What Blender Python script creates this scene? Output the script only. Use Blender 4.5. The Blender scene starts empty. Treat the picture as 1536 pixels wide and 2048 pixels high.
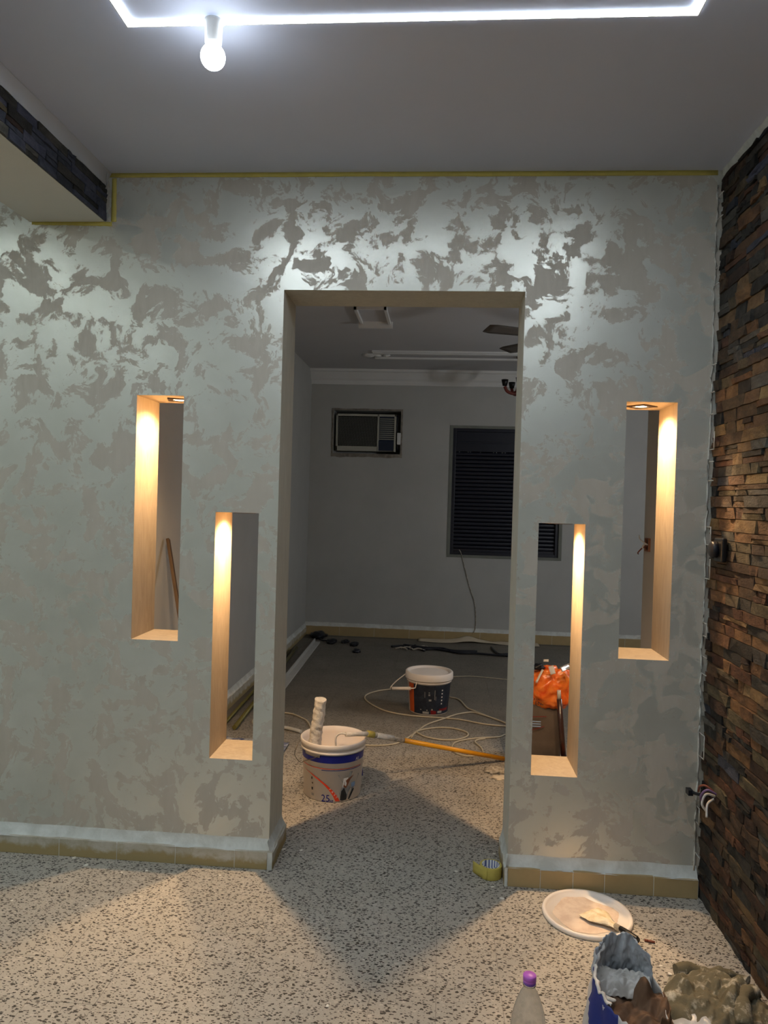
import bpy, bmesh, math, random
from mathutils import Vector, Matrix, noise as mnoise

random.seed(7)
C = bpy.context.scene.collection
SC = bpy.context.scene

# ------------------------------------------------------------------ camera
FPX, CAM_D, CAM_H = 1477.78, 2.957, 1.5
YAW, PITCH, ROLL = math.radians(4.3752), math.radians(-0.7487), math.radians(1.6761)


def cam_axes():
    cy, sy, cp, sp = math.cos(YAW), math.sin(YAW), math.cos(PITCH), math.sin(PITCH)
    fw = Vector((-sy * cp, cy * cp, sp))
    r = Vector((cy, sy, 0))
    u = r.cross(fw)
    cr, sr = math.cos(ROLL), math.sin(ROLL)
    return cr * r + sr * u, -sr * r + cr * u, fw


RX, UX, FW = cam_axes()
EYE = Vector((0, -CAM_D, CAM_H))
cd = bpy.data.cameras.new('camera')
cam = bpy.data.objects.new('camera', cd)
C.objects.link(cam)
cam.matrix_world = Matrix(((RX.x, UX.x, -FW.x, EYE.x), (RX.y, UX.y, -FW.y, EYE.y), (RX.z, UX.z, -FW.z, EYE.z), (0, 0, 0, 1)))
cd.sensor_fit = 'VERTICAL'
cd.sensor_height = 32.0
cd.lens = FPX / 2048 * 32.0
cd.clip_start = 0.05
SC.camera = cam

# ------------------------------------------------------------------ world, view, main light levels
w = bpy.data.worlds.new('world')
SC.world = w
w.use_nodes = True
w.node_tree.nodes['Background'].inputs[0].default_value = (0.5, 0.55, 0.6, 1)
w.node_tree.nodes['Background'].inputs[1].default_value = 0.02
SC.view_settings.view_transform = 'Standard'
SC.view_settings.look = 'None'
SC.view_settings.gamma = 1
SC.view_settings.use_curve_mapping = False
SC.view_settings.exposure = 1.72
SC.cycles.use_denoising = True
SC.cycles.max_bounces = 10
SC.cycles.diffuse_bounces = 6
SC.cycles.transmission_bounces = 8
SC.cycles.transparent_max_bounces = 12
SC.cycles.sample_clamp_indirect = 4
SC.cycles.caustics_reflective = False
SC.cycles.caustics_refractive = False
LED_STRENGTH = 24.0          # cool white strips in the ceiling
LEFT_LED_STRENGTH = 24.0     # the same strips in the next bay to the left
BULB_STRENGTH = 8.0
FILL_LAMP_STRENGTH = 21.0       # added fill lamp, out of view, that lifts the back room
NICHE_SPILL, NICHE_CORE = 13.5, 3.5   # warm spots in the four niches: wide spill and beam core


# ------------------------------------------------------------------ places seen by the camera
def ray(u, v):
    return FW + RX * ((u - 768) / FPX) - UX * ((v - 1024) / FPX)


def atx(u, v, x):
    d = ray(u, v)
    return EYE + d * (x / d.x)


def aty(u, v, y):
    d = ray(u, v)
    return EYE + d * ((y + CAM_D) / d.y)


def atz(u, v, z=0.0):
    d = ray(u, v)
    return EYE + d * ((z - CAM_H) / d.z)


# ------------------------------------------------------------------ materials
def S(r, g, b):
    def f(c):
        c /= 255.0
        return c / 12.92 if c <= 0.04045 else ((c + 0.055) / 1.055) ** 2.4
    return (f(r), f(g), f(b), 1.0)


class NT:
    def __init__(self, name):
        self.m = bpy.data.materials.new(name)
        self.m.use_nodes = True
        self.t = self.m.node_tree
        self.b = self.t.nodes['Principled BSDF']
        self.out = self.t.nodes['Material Output']

    def n(self, kind, **kw):
        x = self.t.nodes.new(kind)
        for k, v in kw.items():
            if k.startswith('i_'):
                x.inputs[k[2:].replace('_', ' ')].default_value = v
            else:
                setattr(x, k, v)
        return x

    def l(self, a, b):
        self.t.links.new(a, b)

    def set(self, **kw):
        for k, v in kw.items():
            self.b.inputs[k.replace('_', ' ')].default_value = v

    def pos(self, scale=(1, 1, 1), rot=(0, 0, 0), obj=False):
        mp = self.n('ShaderNodeMapping')
        mp.inputs['Scale'].default_value = scale
        mp.inputs['Rotation'].default_value = rot
        if obj:
            tc = self.n('ShaderNodeTexCoord')
            self.l(tc.outputs['Object'], mp.inputs['Vector'])
        else:
            g = self.n('ShaderNodeNewGeometry')
            self.l(g.outputs['Position'], mp.inputs['Vector'])
        return mp.outputs['Vector']

    def noise(self, vec, scale, detail=3, rough=0.5, dist=0.0):
        x = self.n('ShaderNodeTexNoise')
        x.inputs['Scale'].default_value = scale
        x.inputs['Detail'].default_value = detail
        x.inputs['Roughness'].default_value = rough
        x.inputs['Distortion'].default_value = dist
        self.l(vec, x.inputs['Vector'])
        return x.outputs['Fac']

    def ramp(self, fac, stops):
        x = self.n('ShaderNodeValToRGB')
        e = x.color_ramp.elements
        while len(e) < len(stops):
            e.new(0.5)
        for el, (p, c) in zip(e, stops):
            el.position = p
            el.color = c if len(c) == 4 else (*c, 1)
        self.l(fac, x.inputs['Fac'])
        return x.outputs['Color']

    def mix(self, fac, a, b):
        x = self.n('ShaderNodeMix', data_type='RGBA')
        for sock, val in ((x.inputs['Factor'], fac), (x.inputs['A'], a), (x.inputs['B'], b)):
            pass
        ins = [x.inputs[0], x.inputs[6], x.inputs[7]]
        for sock, val in zip(ins, (fac, a, b)):
            if hasattr(val, 'is_linked'):
                self.l(val, sock)
            else:
                sock.default_value = val
        return x.outputs[2]

    def math(self, op, a, b=None, c=None, clamp=False):
        x = self.n('ShaderNodeMath', operation=op, use_clamp=clamp)
        for sock, val in zip(x.inputs, (a, b, c)):
            if val is None:
                continue
            if hasattr(val, 'is_linked'):
                self.l(val, sock)
            else:
                sock.default_value = val
        return x.outputs[0]

    def bump(self, h, strength=0.3, dist=0.005):
        x = self.n('ShaderNodeBump')
        x.inputs['Strength'].default_value = strength
        x.inputs['Distance'].default_value = dist
        self.l(h, x.inputs['Height'])
        self.l(x.outputs['Normal'], self.b.inputs['Normal'])


BW = [(0.0, (0, 0, 0)), (1.0, (1, 1, 1))]


def paint(name, col, rough=0.6, var=0.12, scale=6.0, bump=0.08, bscale=60.0, metal=0.0, spec=0.4, obj=False, bdist=0.003):
    """a plain coloured surface with slight mottling and fine relief"""
    m = NT(name)
    p = m.pos(obj=obj)
    f = m.noise(p, scale, 4, 0.6)
    dark = tuple(c * (1 - var) for c in col[:3]) + (1,)
    lite = tuple(min(1, c * (1 + var)) for c in col[:3]) + (1,)
    m.l(m.ramp(f, [(0.3, dark), (0.7, lite)]), m.b.inputs['Base Color'])
    m.set(Roughness=rough, Metallic=metal, Specular_IOR_Level=spec)
    if bump:
        m.bump(m.noise(p, bscale, 3, 0.6), bump, bdist)
    return m.m


def splotched(name, col, col2, lo, hi, scale, rough=0.7, bump=0.2, bscale=40, detail=5, obj=False, metal=0.0):
    """two colours in blotches (paint splashes, dried plaster)"""
    m = NT(name)
    p = m.pos(obj=obj)
    f = m.noise(p, scale, detail, 0.65, 0.4)
    m.l(m.ramp(f, [(lo, col), (hi, col2)]), m.b.inputs['Base Color'])
    m.set(Roughness=rough, Metallic=metal)
    m.bump(m.noise(p, bscale, 4, 0.6), bump, 0.004)
    return m.m


def glow(name, col, strength):
    m = NT(name)
    m.set(Base_Color=(0.8, 0.8, 0.8, 1), Emission_Color=col, Emission_Strength=strength)
    return m.m


def pearl_wall():
    m = NT('pearl_decor_plaster')
    p = m.pos((1.0, 1.0, 1.0))
    warp = m.n('ShaderNodeTexNoise')
    warp.inputs['Scale'].default_value = 4.2
    warp.inputs['Detail'].default_value = 3
    m.l(p, warp.inputs['Vector'])
    sub = m.n('ShaderNodeVectorMath', operation='SUBTRACT')
    sub.inputs[1].default_value = (0.5, 0.5, 0.5)
    m.l(warp.outputs['Color'], sub.inputs[0])
    sc = m.n('ShaderNodeVectorMath', operation='SCALE')
    sc.inputs['Scale'].default_value = 0.20
    m.l(sub.outputs[0], sc.inputs[0])
    add = m.n('ShaderNodeVectorMath', operation='ADD')
    m.l(p, add.inputs[0])
    m.l(sc.outputs[0], add.inputs[1])
    f = m.noise(add.outputs[0], 8.6, 10, 0.66, 0.3)
    mask = m.ramp(f, [(0.478, (0, 0, 0)), (0.498, (1, 1, 1))])
    soft = m.noise(add.outputs[0], 3.0, 4, 0.6)
    streak = m.noise(m.pos((9, 9, 2.2), (0, 0.5, 0)), 3.0, 5, 0.6, 0.8)
    pearl = m.ramp(soft, [(0.3, S(200, 201, 191)), (0.7, S(212, 213, 204))])
    matte = m.ramp(streak, [(0.3, S(182, 175, 162)), (0.7, S(191, 184, 172))])
    m.l(m.mix(mask, matte, pearl), m.b.inputs['Base Color'])
    m.l(m.math('MULTIPLY_ADD', mask, -0.26, 0.58), m.b.inputs['Roughness'])
    m.l(m.math('MULTIPLY_ADD', mask, 0.42, 0.03), m.b.inputs['Metallic'])
    m.l(m.math('MULTIPLY_ADD', mask, 0.35, 0.25), m.b.inputs['Specular IOR Level'])
    h = m.math('ADD', m.math('MULTIPLY', mask, 0.5), m.math('MULTIPLY', streak, 0.5))
    m.bump(h, 0.10, 0.002)
    return m.m


def terrazzo():
    m = NT('terrazzo')
    base_p = m.pos()
    wob = m.n('ShaderNodeTexNoise')
    wob.inputs['Scale'].default_value = 120
    wob.inputs['Detail'].default_value = 2
    m.l(base_p, wob.inputs['Vector'])
    sub = m.n('ShaderNodeVectorMath', operation='SUBTRACT')
    sub.inputs[1].default_value = (0.5, 0.5, 0.5)
    m.l(wob.outputs['Color'], sub.inputs[0])
    sc = m.n('ShaderNodeVectorMath', operation='SCALE')
    sc.inputs['Scale'].default_value = 0.010
    m.l(sub.outputs[0], sc.inputs[0])
    add = m.n('ShaderNodeVectorMath', operation='ADD')
    m.l(base_p, add.inputs[0])
    m.l(sc.outputs[0], add.inputs[1])

    def chips(rot, scale, gate, rad):
        mp = m.n('ShaderNodeMapping')
        mp.inputs['Rotation'].default_value = (0, 0, rot)
        mp.inputs['Scale'].default_value = (scale, scale * 1.9, 1)
        m.l(add.outputs[0], mp.inputs['Vector'])
        v = m.n('ShaderNodeTexVoronoi', voronoi_dimensions='2D')
        v.inputs['Scale'].default_value = 1.0
        m.l(mp.outputs[0], v.inputs['Vector'])
        sp = m.n('ShaderNodeSeparateColor')
        m.l(v.outputs['Color'], sp.inputs[0])
        r = m.math('MULTIPLY_ADD', sp.outputs[1], rad, rad * 0.55)
        d = m.math('SUBTRACT', r, v.outputs['Distance'])
        a = m.math('MULTIPLY', d, 30.0, clamp=True)
        return m.math('MULTIPLY', a, m.math('GREATER_THAN', sp.outputs[0], gate))
    c = chips(0.3, 46, 0.55, 0.23)
    c = m.math('MAXIMUM', c, chips(1.9, 58, 0.60, 0.22))
    c = m.math('MAXIMUM', c, chips(-0.7, 82, 0.60, 0.21))
    c2 = chips(1.1, 40, 0.80, 0.26)          # pale chips
    ground = m.ramp(m.noise(base_p, 1.7, 5, 0.65), [(0.3, S(160, 155, 146)), (0.7, S(181, 175, 165))])
    fine = m.ramp(m.noise(base_p, 210, 2, 0.6), [(0.35, S(150, 143, 132)), (0.65, S(196, 190, 177))])
    ground = m.mix(0.25, ground, fine)
    ground = m.mix(m.math('MULTIPLY', c2, 0.35), ground, S(212, 204, 192))
    dark = m.ramp(m.noise(base_p, 45, 1), [(0.35, S(18, 18, 18)), (0.7, S(50, 44, 38))])
    col = m.mix(m.math('MULTIPLY', c, 0.92), ground, dark)
    dust = m.ramp(m.noise(base_p, 6.5, 6, 0.7, 0.5), [(0.60, (0, 0, 0)), (0.78, (1, 1, 1))])
    col = m.mix(m.math('MULTIPLY', dust, 0.40), col, S(205, 200, 190))
    drop = m.ramp(m.noise(base_p, 26, 3, 0.5), [(0.735, (0, 0, 0)), (0.75, (1, 1, 1))])
    col = m.mix(m.math('MULTIPLY', drop, 0.8), col, S(226, 222, 212))
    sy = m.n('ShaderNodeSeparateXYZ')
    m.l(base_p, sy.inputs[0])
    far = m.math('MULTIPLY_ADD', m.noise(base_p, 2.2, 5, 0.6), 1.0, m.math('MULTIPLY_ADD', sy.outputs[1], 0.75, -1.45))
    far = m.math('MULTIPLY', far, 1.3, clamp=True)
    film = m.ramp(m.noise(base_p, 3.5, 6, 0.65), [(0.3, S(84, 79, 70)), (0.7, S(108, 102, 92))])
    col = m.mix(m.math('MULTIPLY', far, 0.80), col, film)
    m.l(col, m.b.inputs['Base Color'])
    m.l(m.math('MULTIPLY_ADD', dust, 0.2, 0.55), m.b.inputs['Roughness'])
    m.set(Specular_IOR_Level=0.3)
    m.bump(m.noise(base_p, 180, 2), 0.05, 0.001)
    return m.m


def stone(name, a, b, c):
    m = NT(name)
    p = m.pos((1, 1, 2.2))
    oi = m.n('ShaderNodeObjectInfo')
    f = m.noise(p, 16, 6, 0.7, 0.6)
    col = m.ramp(f, [(0.28, a), (0.5, b), (0.74, c)])
    k = m.n('ShaderNodeHueSaturation')
    m.l(m.math('MULTIPLY_ADD', oi.outputs['Random'], 0.42, 0.28), k.inputs['Value'])
    k.inputs['Saturation'].default_value = 0.86
    m.l(m.math('MULTIPLY_ADD', oi.outputs['Random'], 0.03, 0.485), k.inputs['Hue'])
    m.l(col, k.inputs['Color'])
    m.l(k.outputs[0], m.b.inputs['Base Color'])
    m.set(Roughness=0.72, Specular_IOR_Level=0.35)
    m.bump(m.noise(p, 55, 6, 0.7, 0.3), 0.7, 0.010)
    return m.m


def plastic_film(name, col, rough=0.25, alpha=0.5):
    m = NT(name)
    m.set(Base_Color=col, Roughness=rough, Alpha=1.0, Transmission_Weight=alpha, IOR=1.2)
    m.bump(m.noise(m.pos(), 30, 4, 0.6), 0.25, 0.004)
    return m.m


M = {}
M['pearl'] = pearl_wall()
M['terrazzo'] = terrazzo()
M['ceiling'] = paint('ceiling_white', S(208, 215, 234), 0.8, 0.02, 2, 0.03, 30)
M['soffit'] = paint('soffit_cream', S(218, 218, 210), 0.75, 0.03, 3, 0.04)
M['lining'] = None


def lining_mat(name, c0, c1):
    m = NT(name)
    p = m.pos((1, 1, 0.22), (0.12, 0.1, 0))
    f = m.noise(p, 26, 6, 0.65, 1.2)
    m.l(m.ramp(f, [(0.3, c0), (0.7, c1)]), m.b.inputs['Base Color'])
    m.set(Roughness=0.62, Specular_IOR_Level=0.3)
    m.bump(f, 0.15, 0.003)
    return m.m


M['lining'] = lining_mat('sanded_cream_plaster', S(160, 146, 126), S(180, 166, 146))
M['door_lining'] = lining_mat('bounce_lit_plaster', S(198, 194, 180), S(212, 208, 194))  # lining plaster in a lighter copy, standing in for light bounced off the floor
M['grey_wall'] = paint('grey_wall_plaster', S(176, 176, 172), 0.75, 0.05, 2.5, 0.08, 20)
M['grey_ceiling'] = paint('back_ceiling', S(186, 186, 188), 0.8, 0.03, 2)
M['moulding'] = paint('moulding_white', S(214, 214, 212), 0.6, 0.03, 4)
M['grout'] = paint('grout', S(112, 108, 100), 0.9, 0.1, 20)
M['stone_grout'] = paint('stone_backing', S(44, 38, 32), 0.9, 0.2, 20)
M['white_grout'] = paint('white_filler', S(196, 194, 186), 0.8, 0.08, 30, 0.2, 80)
M['tan_tile'] = paint('tan_skirting_tile', S(170, 149, 108), 0.45, 0.07, 10, 0.03)
M['dusty_tile'] = splotched('dusty_skirting', S(160, 146, 116), S(196, 194, 184), 0.40, 0.58, 14, 0.8, 0.25, 50)


def dusty_tile():
    m = NT('dusty_skirting_tile')
    p = m.pos()
    sx = m.n('ShaderNodeSeparateXYZ')
    m.l(p, sx.inputs[0])
    f = m.noise(p, 14, 5, 0.65, 0.4)
    k = m.math('ADD', m.math('MULTIPLY', sx.outputs[2], 16.0), m.math('MULTIPLY_ADD', f, 1.2, -1.05))
    k = m.math('MULTIPLY', k, 3.0, clamp=True)
    m.l(m.mix(k, S(160, 142, 100), m.ramp(f, [(0.35, S(168, 160, 140)), (0.65, S(194, 190, 178))])), m.b.inputs['Base Color'])
    m.set(Roughness=0.75)
    m.bump(m.noise(p, 50, 4, 0.6), 0.2, 0.004)
    return m.m


M['dusty_tile'] = dusty_tile()
M['caulk'] = splotched('filler_bead', S(190, 192, 186), S(216, 219, 215), 0.35, 0.65, 12, 0.8, 0.35, 45)
M['yellow_tape'] = paint('yellow_masking_tape', S(196, 180, 92), 0.6, 0.08, 20, 0.1, 90)
M['white_plastic'] = paint('white_plastic', S(238, 230, 222), 0.4, 0.03, 8, 0.04)
M['crusted_white'] = splotched('paint_crusted_white', S(210, 204, 194), S(238, 234, 227), 0.35, 0.65, 30, 0.8, 1.0, 130)
M['blue_print'] = paint('blue_print', S(26, 34, 128), 0.35, 0.1, 20, 0.0)
M['red_print'] = paint('red_print', S(214, 62, 28), 0.4, 0.06, 20, 0.0)
M['black_print'] = paint('black_print', S(42, 42, 44), 0.45, 0.2, 40, 0.0)
M['grey_print'] = paint('grey_print', S(150, 150, 148), 0.45, 0.2, 40, 0.0)
M['brown_print'] = paint('brown_print', S(128, 78, 52), 0.45, 0.2, 40, 0.0)
M['light_blue_print'] = paint('light_blue_print', S(140, 165, 200), 0.45, 0.1, 40, 0.0)
M['white_print'] = paint('white_print', S(232, 230, 226), 0.45, 0.03, 40, 0.0)
M['navy_label'] = splotched('navy_label', S(24, 30, 44), S(44, 52, 66), 0.4, 0.7, 24, 0.45, 0.05, 40)
M['orange_print'] = paint('orange_print', S(190, 84, 34), 0.45, 0.08, 30, 0.0)
M['dark_red_print'] = paint('dark_red_print', S(120, 30, 34), 0.45, 0.1, 30, 0.0)
M['wire_metal'] = paint('wire_metal', S(120, 116, 108), 0.35, 0.1, 20, 0.0, metal=0.8)
M['yellow_pole'] = splotched('yellow_pole', S(226, 158, 22), S(240, 214, 150), 0.66, 0.70, 30, 0.4, 0.05, 40)
M['grey_plastic'] = splotched('grey_worn_plastic', S(146, 136, 120), S(196, 188, 174), 0.45, 0.62, 40, 0.6, 0.2, 60)
M['cable_cream'] = paint('cable_cream', S(186, 176, 154), 0.5, 0.06, 20, 0.0)
M['cable_black'] = paint('cable_black', S(22, 24, 32), 0.4, 0.1, 20, 0.0)
M['navy_slat'] = paint('navy_shutter', S(15, 20, 36), 0.38, 0.08, 8, 0.02, spec=0.5)
M['ac_beige'] = paint('ac_beige_plastic', S(172, 170, 158), 0.5, 0.04, 10, 0.0)
M['ac_dark'] = paint('ac_dark_panel', S(36, 44, 62), 0.35, 0.08, 10, 0.0)
M['ac_grille'] = paint('ac_grille', S(104, 104, 98), 0.6, 0.05, 10, 0.0)
M['window_border'] = paint('raw_plaster_border', S(120, 122, 114), 0.85, 0.1, 12)
M['bronze'] = paint('dark_bronze', S(66, 52, 40), 0.4, 0.1, 12, 0.0)
M['raw_cement'] = splotched('raw_cement', S(112, 104, 94), S(150, 142, 130), 0.35, 0.65, 18, 0.9, 0.6, 40)
M['black_plastic'] = paint('black_plastic', S(18, 18, 20), 0.35, 0.1, 20, 0.0)
M['fan_grey'] = paint('fan_blade_grey', S(92, 88, 84), 0.5, 0.08, 10, 0.0)
M['red_wood'] = paint('red_brown_wood', S(112, 52, 44), 0.4, 0.15, 20, 0.03)
M['wood'] = paint('raw_timber', S(84, 66, 48), 0.65, 0.18, 14, 0.2, 60)
M['olive_metal'] = paint('olive_yellow_metal', S(112, 106, 56), 0.4, 0.1, 14, 0.02, metal=0.3)
M['pale_profile'] = paint('pale_profile', S(186, 186, 182), 0.5, 0.06, 8, 0.03)
M['kraft'] = paint('kraft_paper', S(120, 92, 70), 0.8, 0.14, 14, 0.3, 30, bdist=0.006)
M['dark_kraft'] = paint('brown_inner_paper', S(104, 78, 58), 0.8, 0.18, 14, 0.35, 26, bdist=0.006)
M['sack_grey'] = paint('grey_cement_sack', S(96, 85, 76), 0.75, 0.12, 10, 0.35, 24, bdist=0.006)
M['sack_white'] = paint('white_paper_sack', S(206, 202, 198), 0.6, 0.06, 12, 0.25, 30, bdist=0.005)
M['sack_blue'] = splotched('blue_paper_sack', S(34, 48, 122), S(226, 226, 230), 0.665, 0.69, 26, 0.5, 0.2, 30)
M['grey_film'] = paint('grey_plastic_film', S(176, 180, 186), 0.3, 0.14, 18, 0.45, 34, spec=0.6, bdist=0.008)
M['pale_film'] = paint('pale_plastic_film', S(190, 186, 180), 0.3, 0.10, 18, 0.4, 34, spec=0.6, bdist=0.008)
M['rag'] = splotched('plaster_caked_cloth', S(98, 92, 74), S(218, 212, 196), 0.53, 0.76, 20, 0.9, 0.9, 50, 7)
M['amber'] = None
M['dark_steel'] = paint('dark_painted_steel', S(58, 36, 32), 0.25, 0.15, 20, 0.05, spec=0.7)
M['orange_plastic'] = paint('orange_plastic', S(214, 92, 30), 0.4, 0.08, 20, 0.03)
M['blue_film'] = splotched('blue_white_film', S(66, 78, 122), S(186, 188, 190), 0.42, 0.58, 16, 0.4, 0.5, 30)
M['paper'] = paint('masking_paper', S(206, 192, 168), 0.8, 0.06, 12, 0.2, 30)
M['purple_cap'] = paint('purple_cap', S(190, 104, 206), 0.35, 0.03, 20, 0.0)
M['purple_band'] = paint('violet_cap_ring', S(124, 84, 176), 0.35, 0.03, 20, 0.0)
M['paint_wet'] = splotched('beige_paint_film', S(216, 194, 176), S(232, 214, 196), 0.4, 0.6, 18, 0.4, 0.15, 30)
M['putty'] = splotched('putty_coat', S(214, 192, 150), S(238, 224, 196), 0.38, 0.6, 26, 0.6, 0.5, 60)
M['chip'] = paint('plaster_chip', S(226, 222, 212), 0.9, 0.06, 40, 0.2)
M['copper_wire'] = paint('brown_wire', S(120, 66, 48), 0.5, 0.1, 40, 0.0)
M['white_wire'] = paint('white_wire', S(206, 204, 202), 0.5, 0.05, 40, 0.0)
M['violet_wire'] = paint('violet_wire', S(120, 96, 140), 0.5, 0.05, 40, 0.0)
M['backbox'] = paint('brown_back_box', S(132, 92, 74), 0.6, 0.1, 40, 0.0)
M['shell_wall'] = paint('plain_cream_wall', S(196, 194, 184), 0.8, 0.03, 3)


def amber_mat():
    m = NT('amber_plastic_bag')
    p = m.pos()
    f = m.noise(p, 14, 4, 0.6, 0.8)
    m.l(m.ramp(f, [(0.3, S(226, 84, 20)), (0.7, S(255, 150, 60))]), m.b.inputs['Base Color'])
    m.set(Roughness=0.25, Subsurface_Weight=0.4, Subsurface_Scale=0.05, Specular_IOR_Level=0.6)
    m.bump(m.noise(p, 24, 4, 0.6), 0.5, 0.008)
    return m.m


M['amber'] = amber_mat()


def bottle_mat():
    m = NT('clear_bottle_plastic')
    m.set(Base_Color=(0.93, 0.95, 0.95, 1), Roughness=0.12, Transmission_Weight=0.92, IOR=1.18)
    return m.m


M['bottle'] = bottle_mat()


def core_mat():
    m = NT('printed_tape_core')
    p = m.pos((1, 1, 1), (0, 0, 0.7), obj=True)
    wv = m.n('ShaderNodeTexWave', wave_type='BANDS')
    wv.inputs['Scale'].default_value = 28
    wv.inputs['Distortion'].default_value = 0.4
    m.l(p, wv.inputs['Vector'])
    m.l(m.ramp(wv.outputs['Fac'], [(0.52, S(214, 214, 212)), (0.6, S(86, 96, 140))]), m.b.inputs['Base Color'])
    m.set(Roughness=0.6)
    return m.m


M['core'] = core_mat()
STONES = [stone('slate_charcoal', S(30, 30, 30), S(58, 56, 52), S(92, 86, 76)),
          stone('slate_rust', S(70, 42, 22), S(126, 80, 40), S(168, 112, 60)),
          stone('slate_ochre', S(92, 66, 36), S(150, 112, 62), S(182, 142, 86)),
          stone('slate_umber', S(44, 30, 20), S(84, 58, 38), S(124, 90, 58)),
          stone('slate_olive', S(58, 50, 38), S(104, 88, 62), S(140, 120, 84)),
          stone('slate_blue', S(52, 56, 72), S(78, 84, 104), S(104, 106, 122)),
          stone('slate_grey', S(60, 58, 54), S(96, 92, 84), S(128, 122, 110))]
M['led'] = glow('led_diffuser_white', (0.84, 0.93, 1.0, 1), LED_STRENGTH)
M['led_left'] = glow('led_diffuser_white_next_bay', (0.84, 0.95, 0.92, 1), LEFT_LED_STRENGTH)
M['bulb'] = glow('bulb_white', (0.86, 0.93, 1.0, 1), BULB_STRENGTH)
M['pendant'] = glow('fill_lamp_glass', (0.95, 0.97, 1.0, 1), FILL_LAMP_STRENGTH)
M['lens'] = glow('warm_lens', (1.0, 0.78, 0.45, 1), 6.0)


# ------------------------------------------------------------------ mesh helpers
def V(*a):
    return Vector(a)


def add_box(bm, c, s, rot=None):
    mt = Matrix.Translation(Vector(c)) @ (rot.to_4x4() if rot else Matrix.Identity(4)) @ Matrix.Diagonal((*s, 1))
    return bmesh.ops.create_cube(bm, size=1, matrix=mt)['verts']


def add_lathe(bm, prof, seg=40, mat=None, close=False, idx=0):
    """prof: list of (r, z)"""
    mat = mat or Matrix.Identity(4)
    rings = []
    for r, z in prof:
        if r < 1e-6:
            rings.append([bm.verts.new(mat @ V(0, 0, z))])
        else:
            rings.append([bm.verts.new(mat @ V(r * math.cos(2 * math.pi * k / seg), r * math.sin(2 * math.pi * k / seg), z)) for k in range(seg)])
    for a, b in zip(rings, rings[1:]):
        for k in range(seg):
            j = (k + 1) % seg
            if len(a) == 1 and len(b) == 1:
                continue
            if len(a) == 1:
                f = bm.faces.new((a[0], b[j], b[k]))
            elif len(b) == 1:
                f = bm.faces.new((a[k], a[j], b[0]))
            else:
                f = bm.faces.new((a[k], a[j], b[j], b[k]))
            f.smooth = True
            f.material_index = idx
    return bm


def spline(pts, n=6, closed=False):
    P = [Vector(p) for p in pts]
    out = []
    m = len(P)
    for i in range(m if closed else m - 1):
        p0 = P[(i - 1) % m] if (closed or i > 0) else P[0] * 2 - P[1]
        p1, p2 = P[i], P[(i + 1) % m]
        p3 = P[(i + 2) % m] if (closed or i + 2 < m) else P[-1] * 2 - P[-2]
        for k in range(n):
            t = k / n
            out.append(0.5 * ((2 * p1) + (p2 - p0) * t + (2 * p0 - 5 * p1 + 4 * p2 - p3) * t * t + (3 * p1 - p0 - 3 * p2 + p3) * t ** 3))
    if not closed:
        out.append(P[-1])
    return out


def add_tube(bm, pts, r, seg=8, cap=True):
    rad = r if callable(r) else (lambda t: r)
    n = len(pts)
    rings = []
    up = V(0, 0, 1)
    for i, p in enumerate(pts):
        d = (pts[min(i + 1, n - 1)] - pts[max(i - 1, 0)])
        if d.length < 1e-9:
            d = V(1, 0, 0)
        d.normalize()
        a = d.cross(up)
        if a.length < 1e-3:
            a = d.cross(V(1, 0, 0))
        a.normalize()
        b = a.cross(d)
        q = rad(i / (n - 1))
        rings.append([bm.verts.new(p + (a * math.cos(2 * math.pi * k / seg) + b * math.sin(2 * math.pi * k / seg)) * q) for k in range(seg)])
    for A, B in zip(rings, rings[1:]):
        for k in range(seg):
            f = bm.faces.new((A[k], A[(k + 1) % seg], B[(k + 1) % seg], B[k]))
            f.smooth = True
    if cap:
        bm.faces.new(rings[0][::-1])
        bm.faces.new(rings[-1])
    return bm


def add_prism(bm, poly, ext):
    """poly: closed list of points, ext: extrusion vector"""
    a = [bm.verts.new(Vector(p)) for p in poly]
    b = [bm.verts.new(Vector(p) + Vector(ext)) for p in poly]
    n = len(a)
    bm.faces.new(a)
    bm.faces.new(b[::-1])
    for k in range(n):
        bm.faces.new((a[k], b[k], b[(k + 1) % n], a[(k + 1) % n]))
    return bm


def add_grid(bm, fn, nu, nv, closed=False, smooth=True):
    g = [[bm.verts.new(fn(i / nu, j / nv)) for i in range(nu if closed else nu + 1)] for j in range(nv + 1)]
    for j in range(nv):
        for i in range(nu):
            a = (i + 1) % nu if closed else i + 1
            f = bm.faces.new((g[j][i], g[j][a], g[j + 1][a], g[j + 1][i]))
            f.smooth = smooth
    return g


def thicken(o, t, off=0.0):
    md = o.modifiers.new('thickness', 'SOLIDIFY')
    md.thickness = t
    md.offset = off


def obj(name, bm, m, parent=None, bevel=0.0, loc=None):
    me = bpy.data.meshes.new(name)
    bmesh.ops.recalc_face_normals(bm, faces=bm.faces[:])
    bm.to_mesh(me)
    bm.free()
    for q in (m if isinstance(m, list) else [m]):
        me.materials.append(q)
    o = bpy.data.objects.new(name, me)
    C.objects.link(o)
    if parent is not None:
        o.parent = parent
    if loc is not None:
        o.location = loc
    if bevel:
        md = o.modifiers.new('edge', 'BEVEL')
        md.width = bevel
        md.segments = 2
        md.limit_method = 'ANGLE'
    return o


def box(name, c, s, m, parent=None, bevel=0.0, rot=None):
    bm = bmesh.new()
    add_box(bm, c, s, rot)
    return obj(name, bm, m, parent, bevel)


def span(name, lo, hi, m, parent=None, bevel=0.0):
    return box(name, [(a + b) / 2 for a, b in zip(lo, hi)], [abs(b - a) for a, b in zip(lo, hi)], m, parent, bevel)


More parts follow.
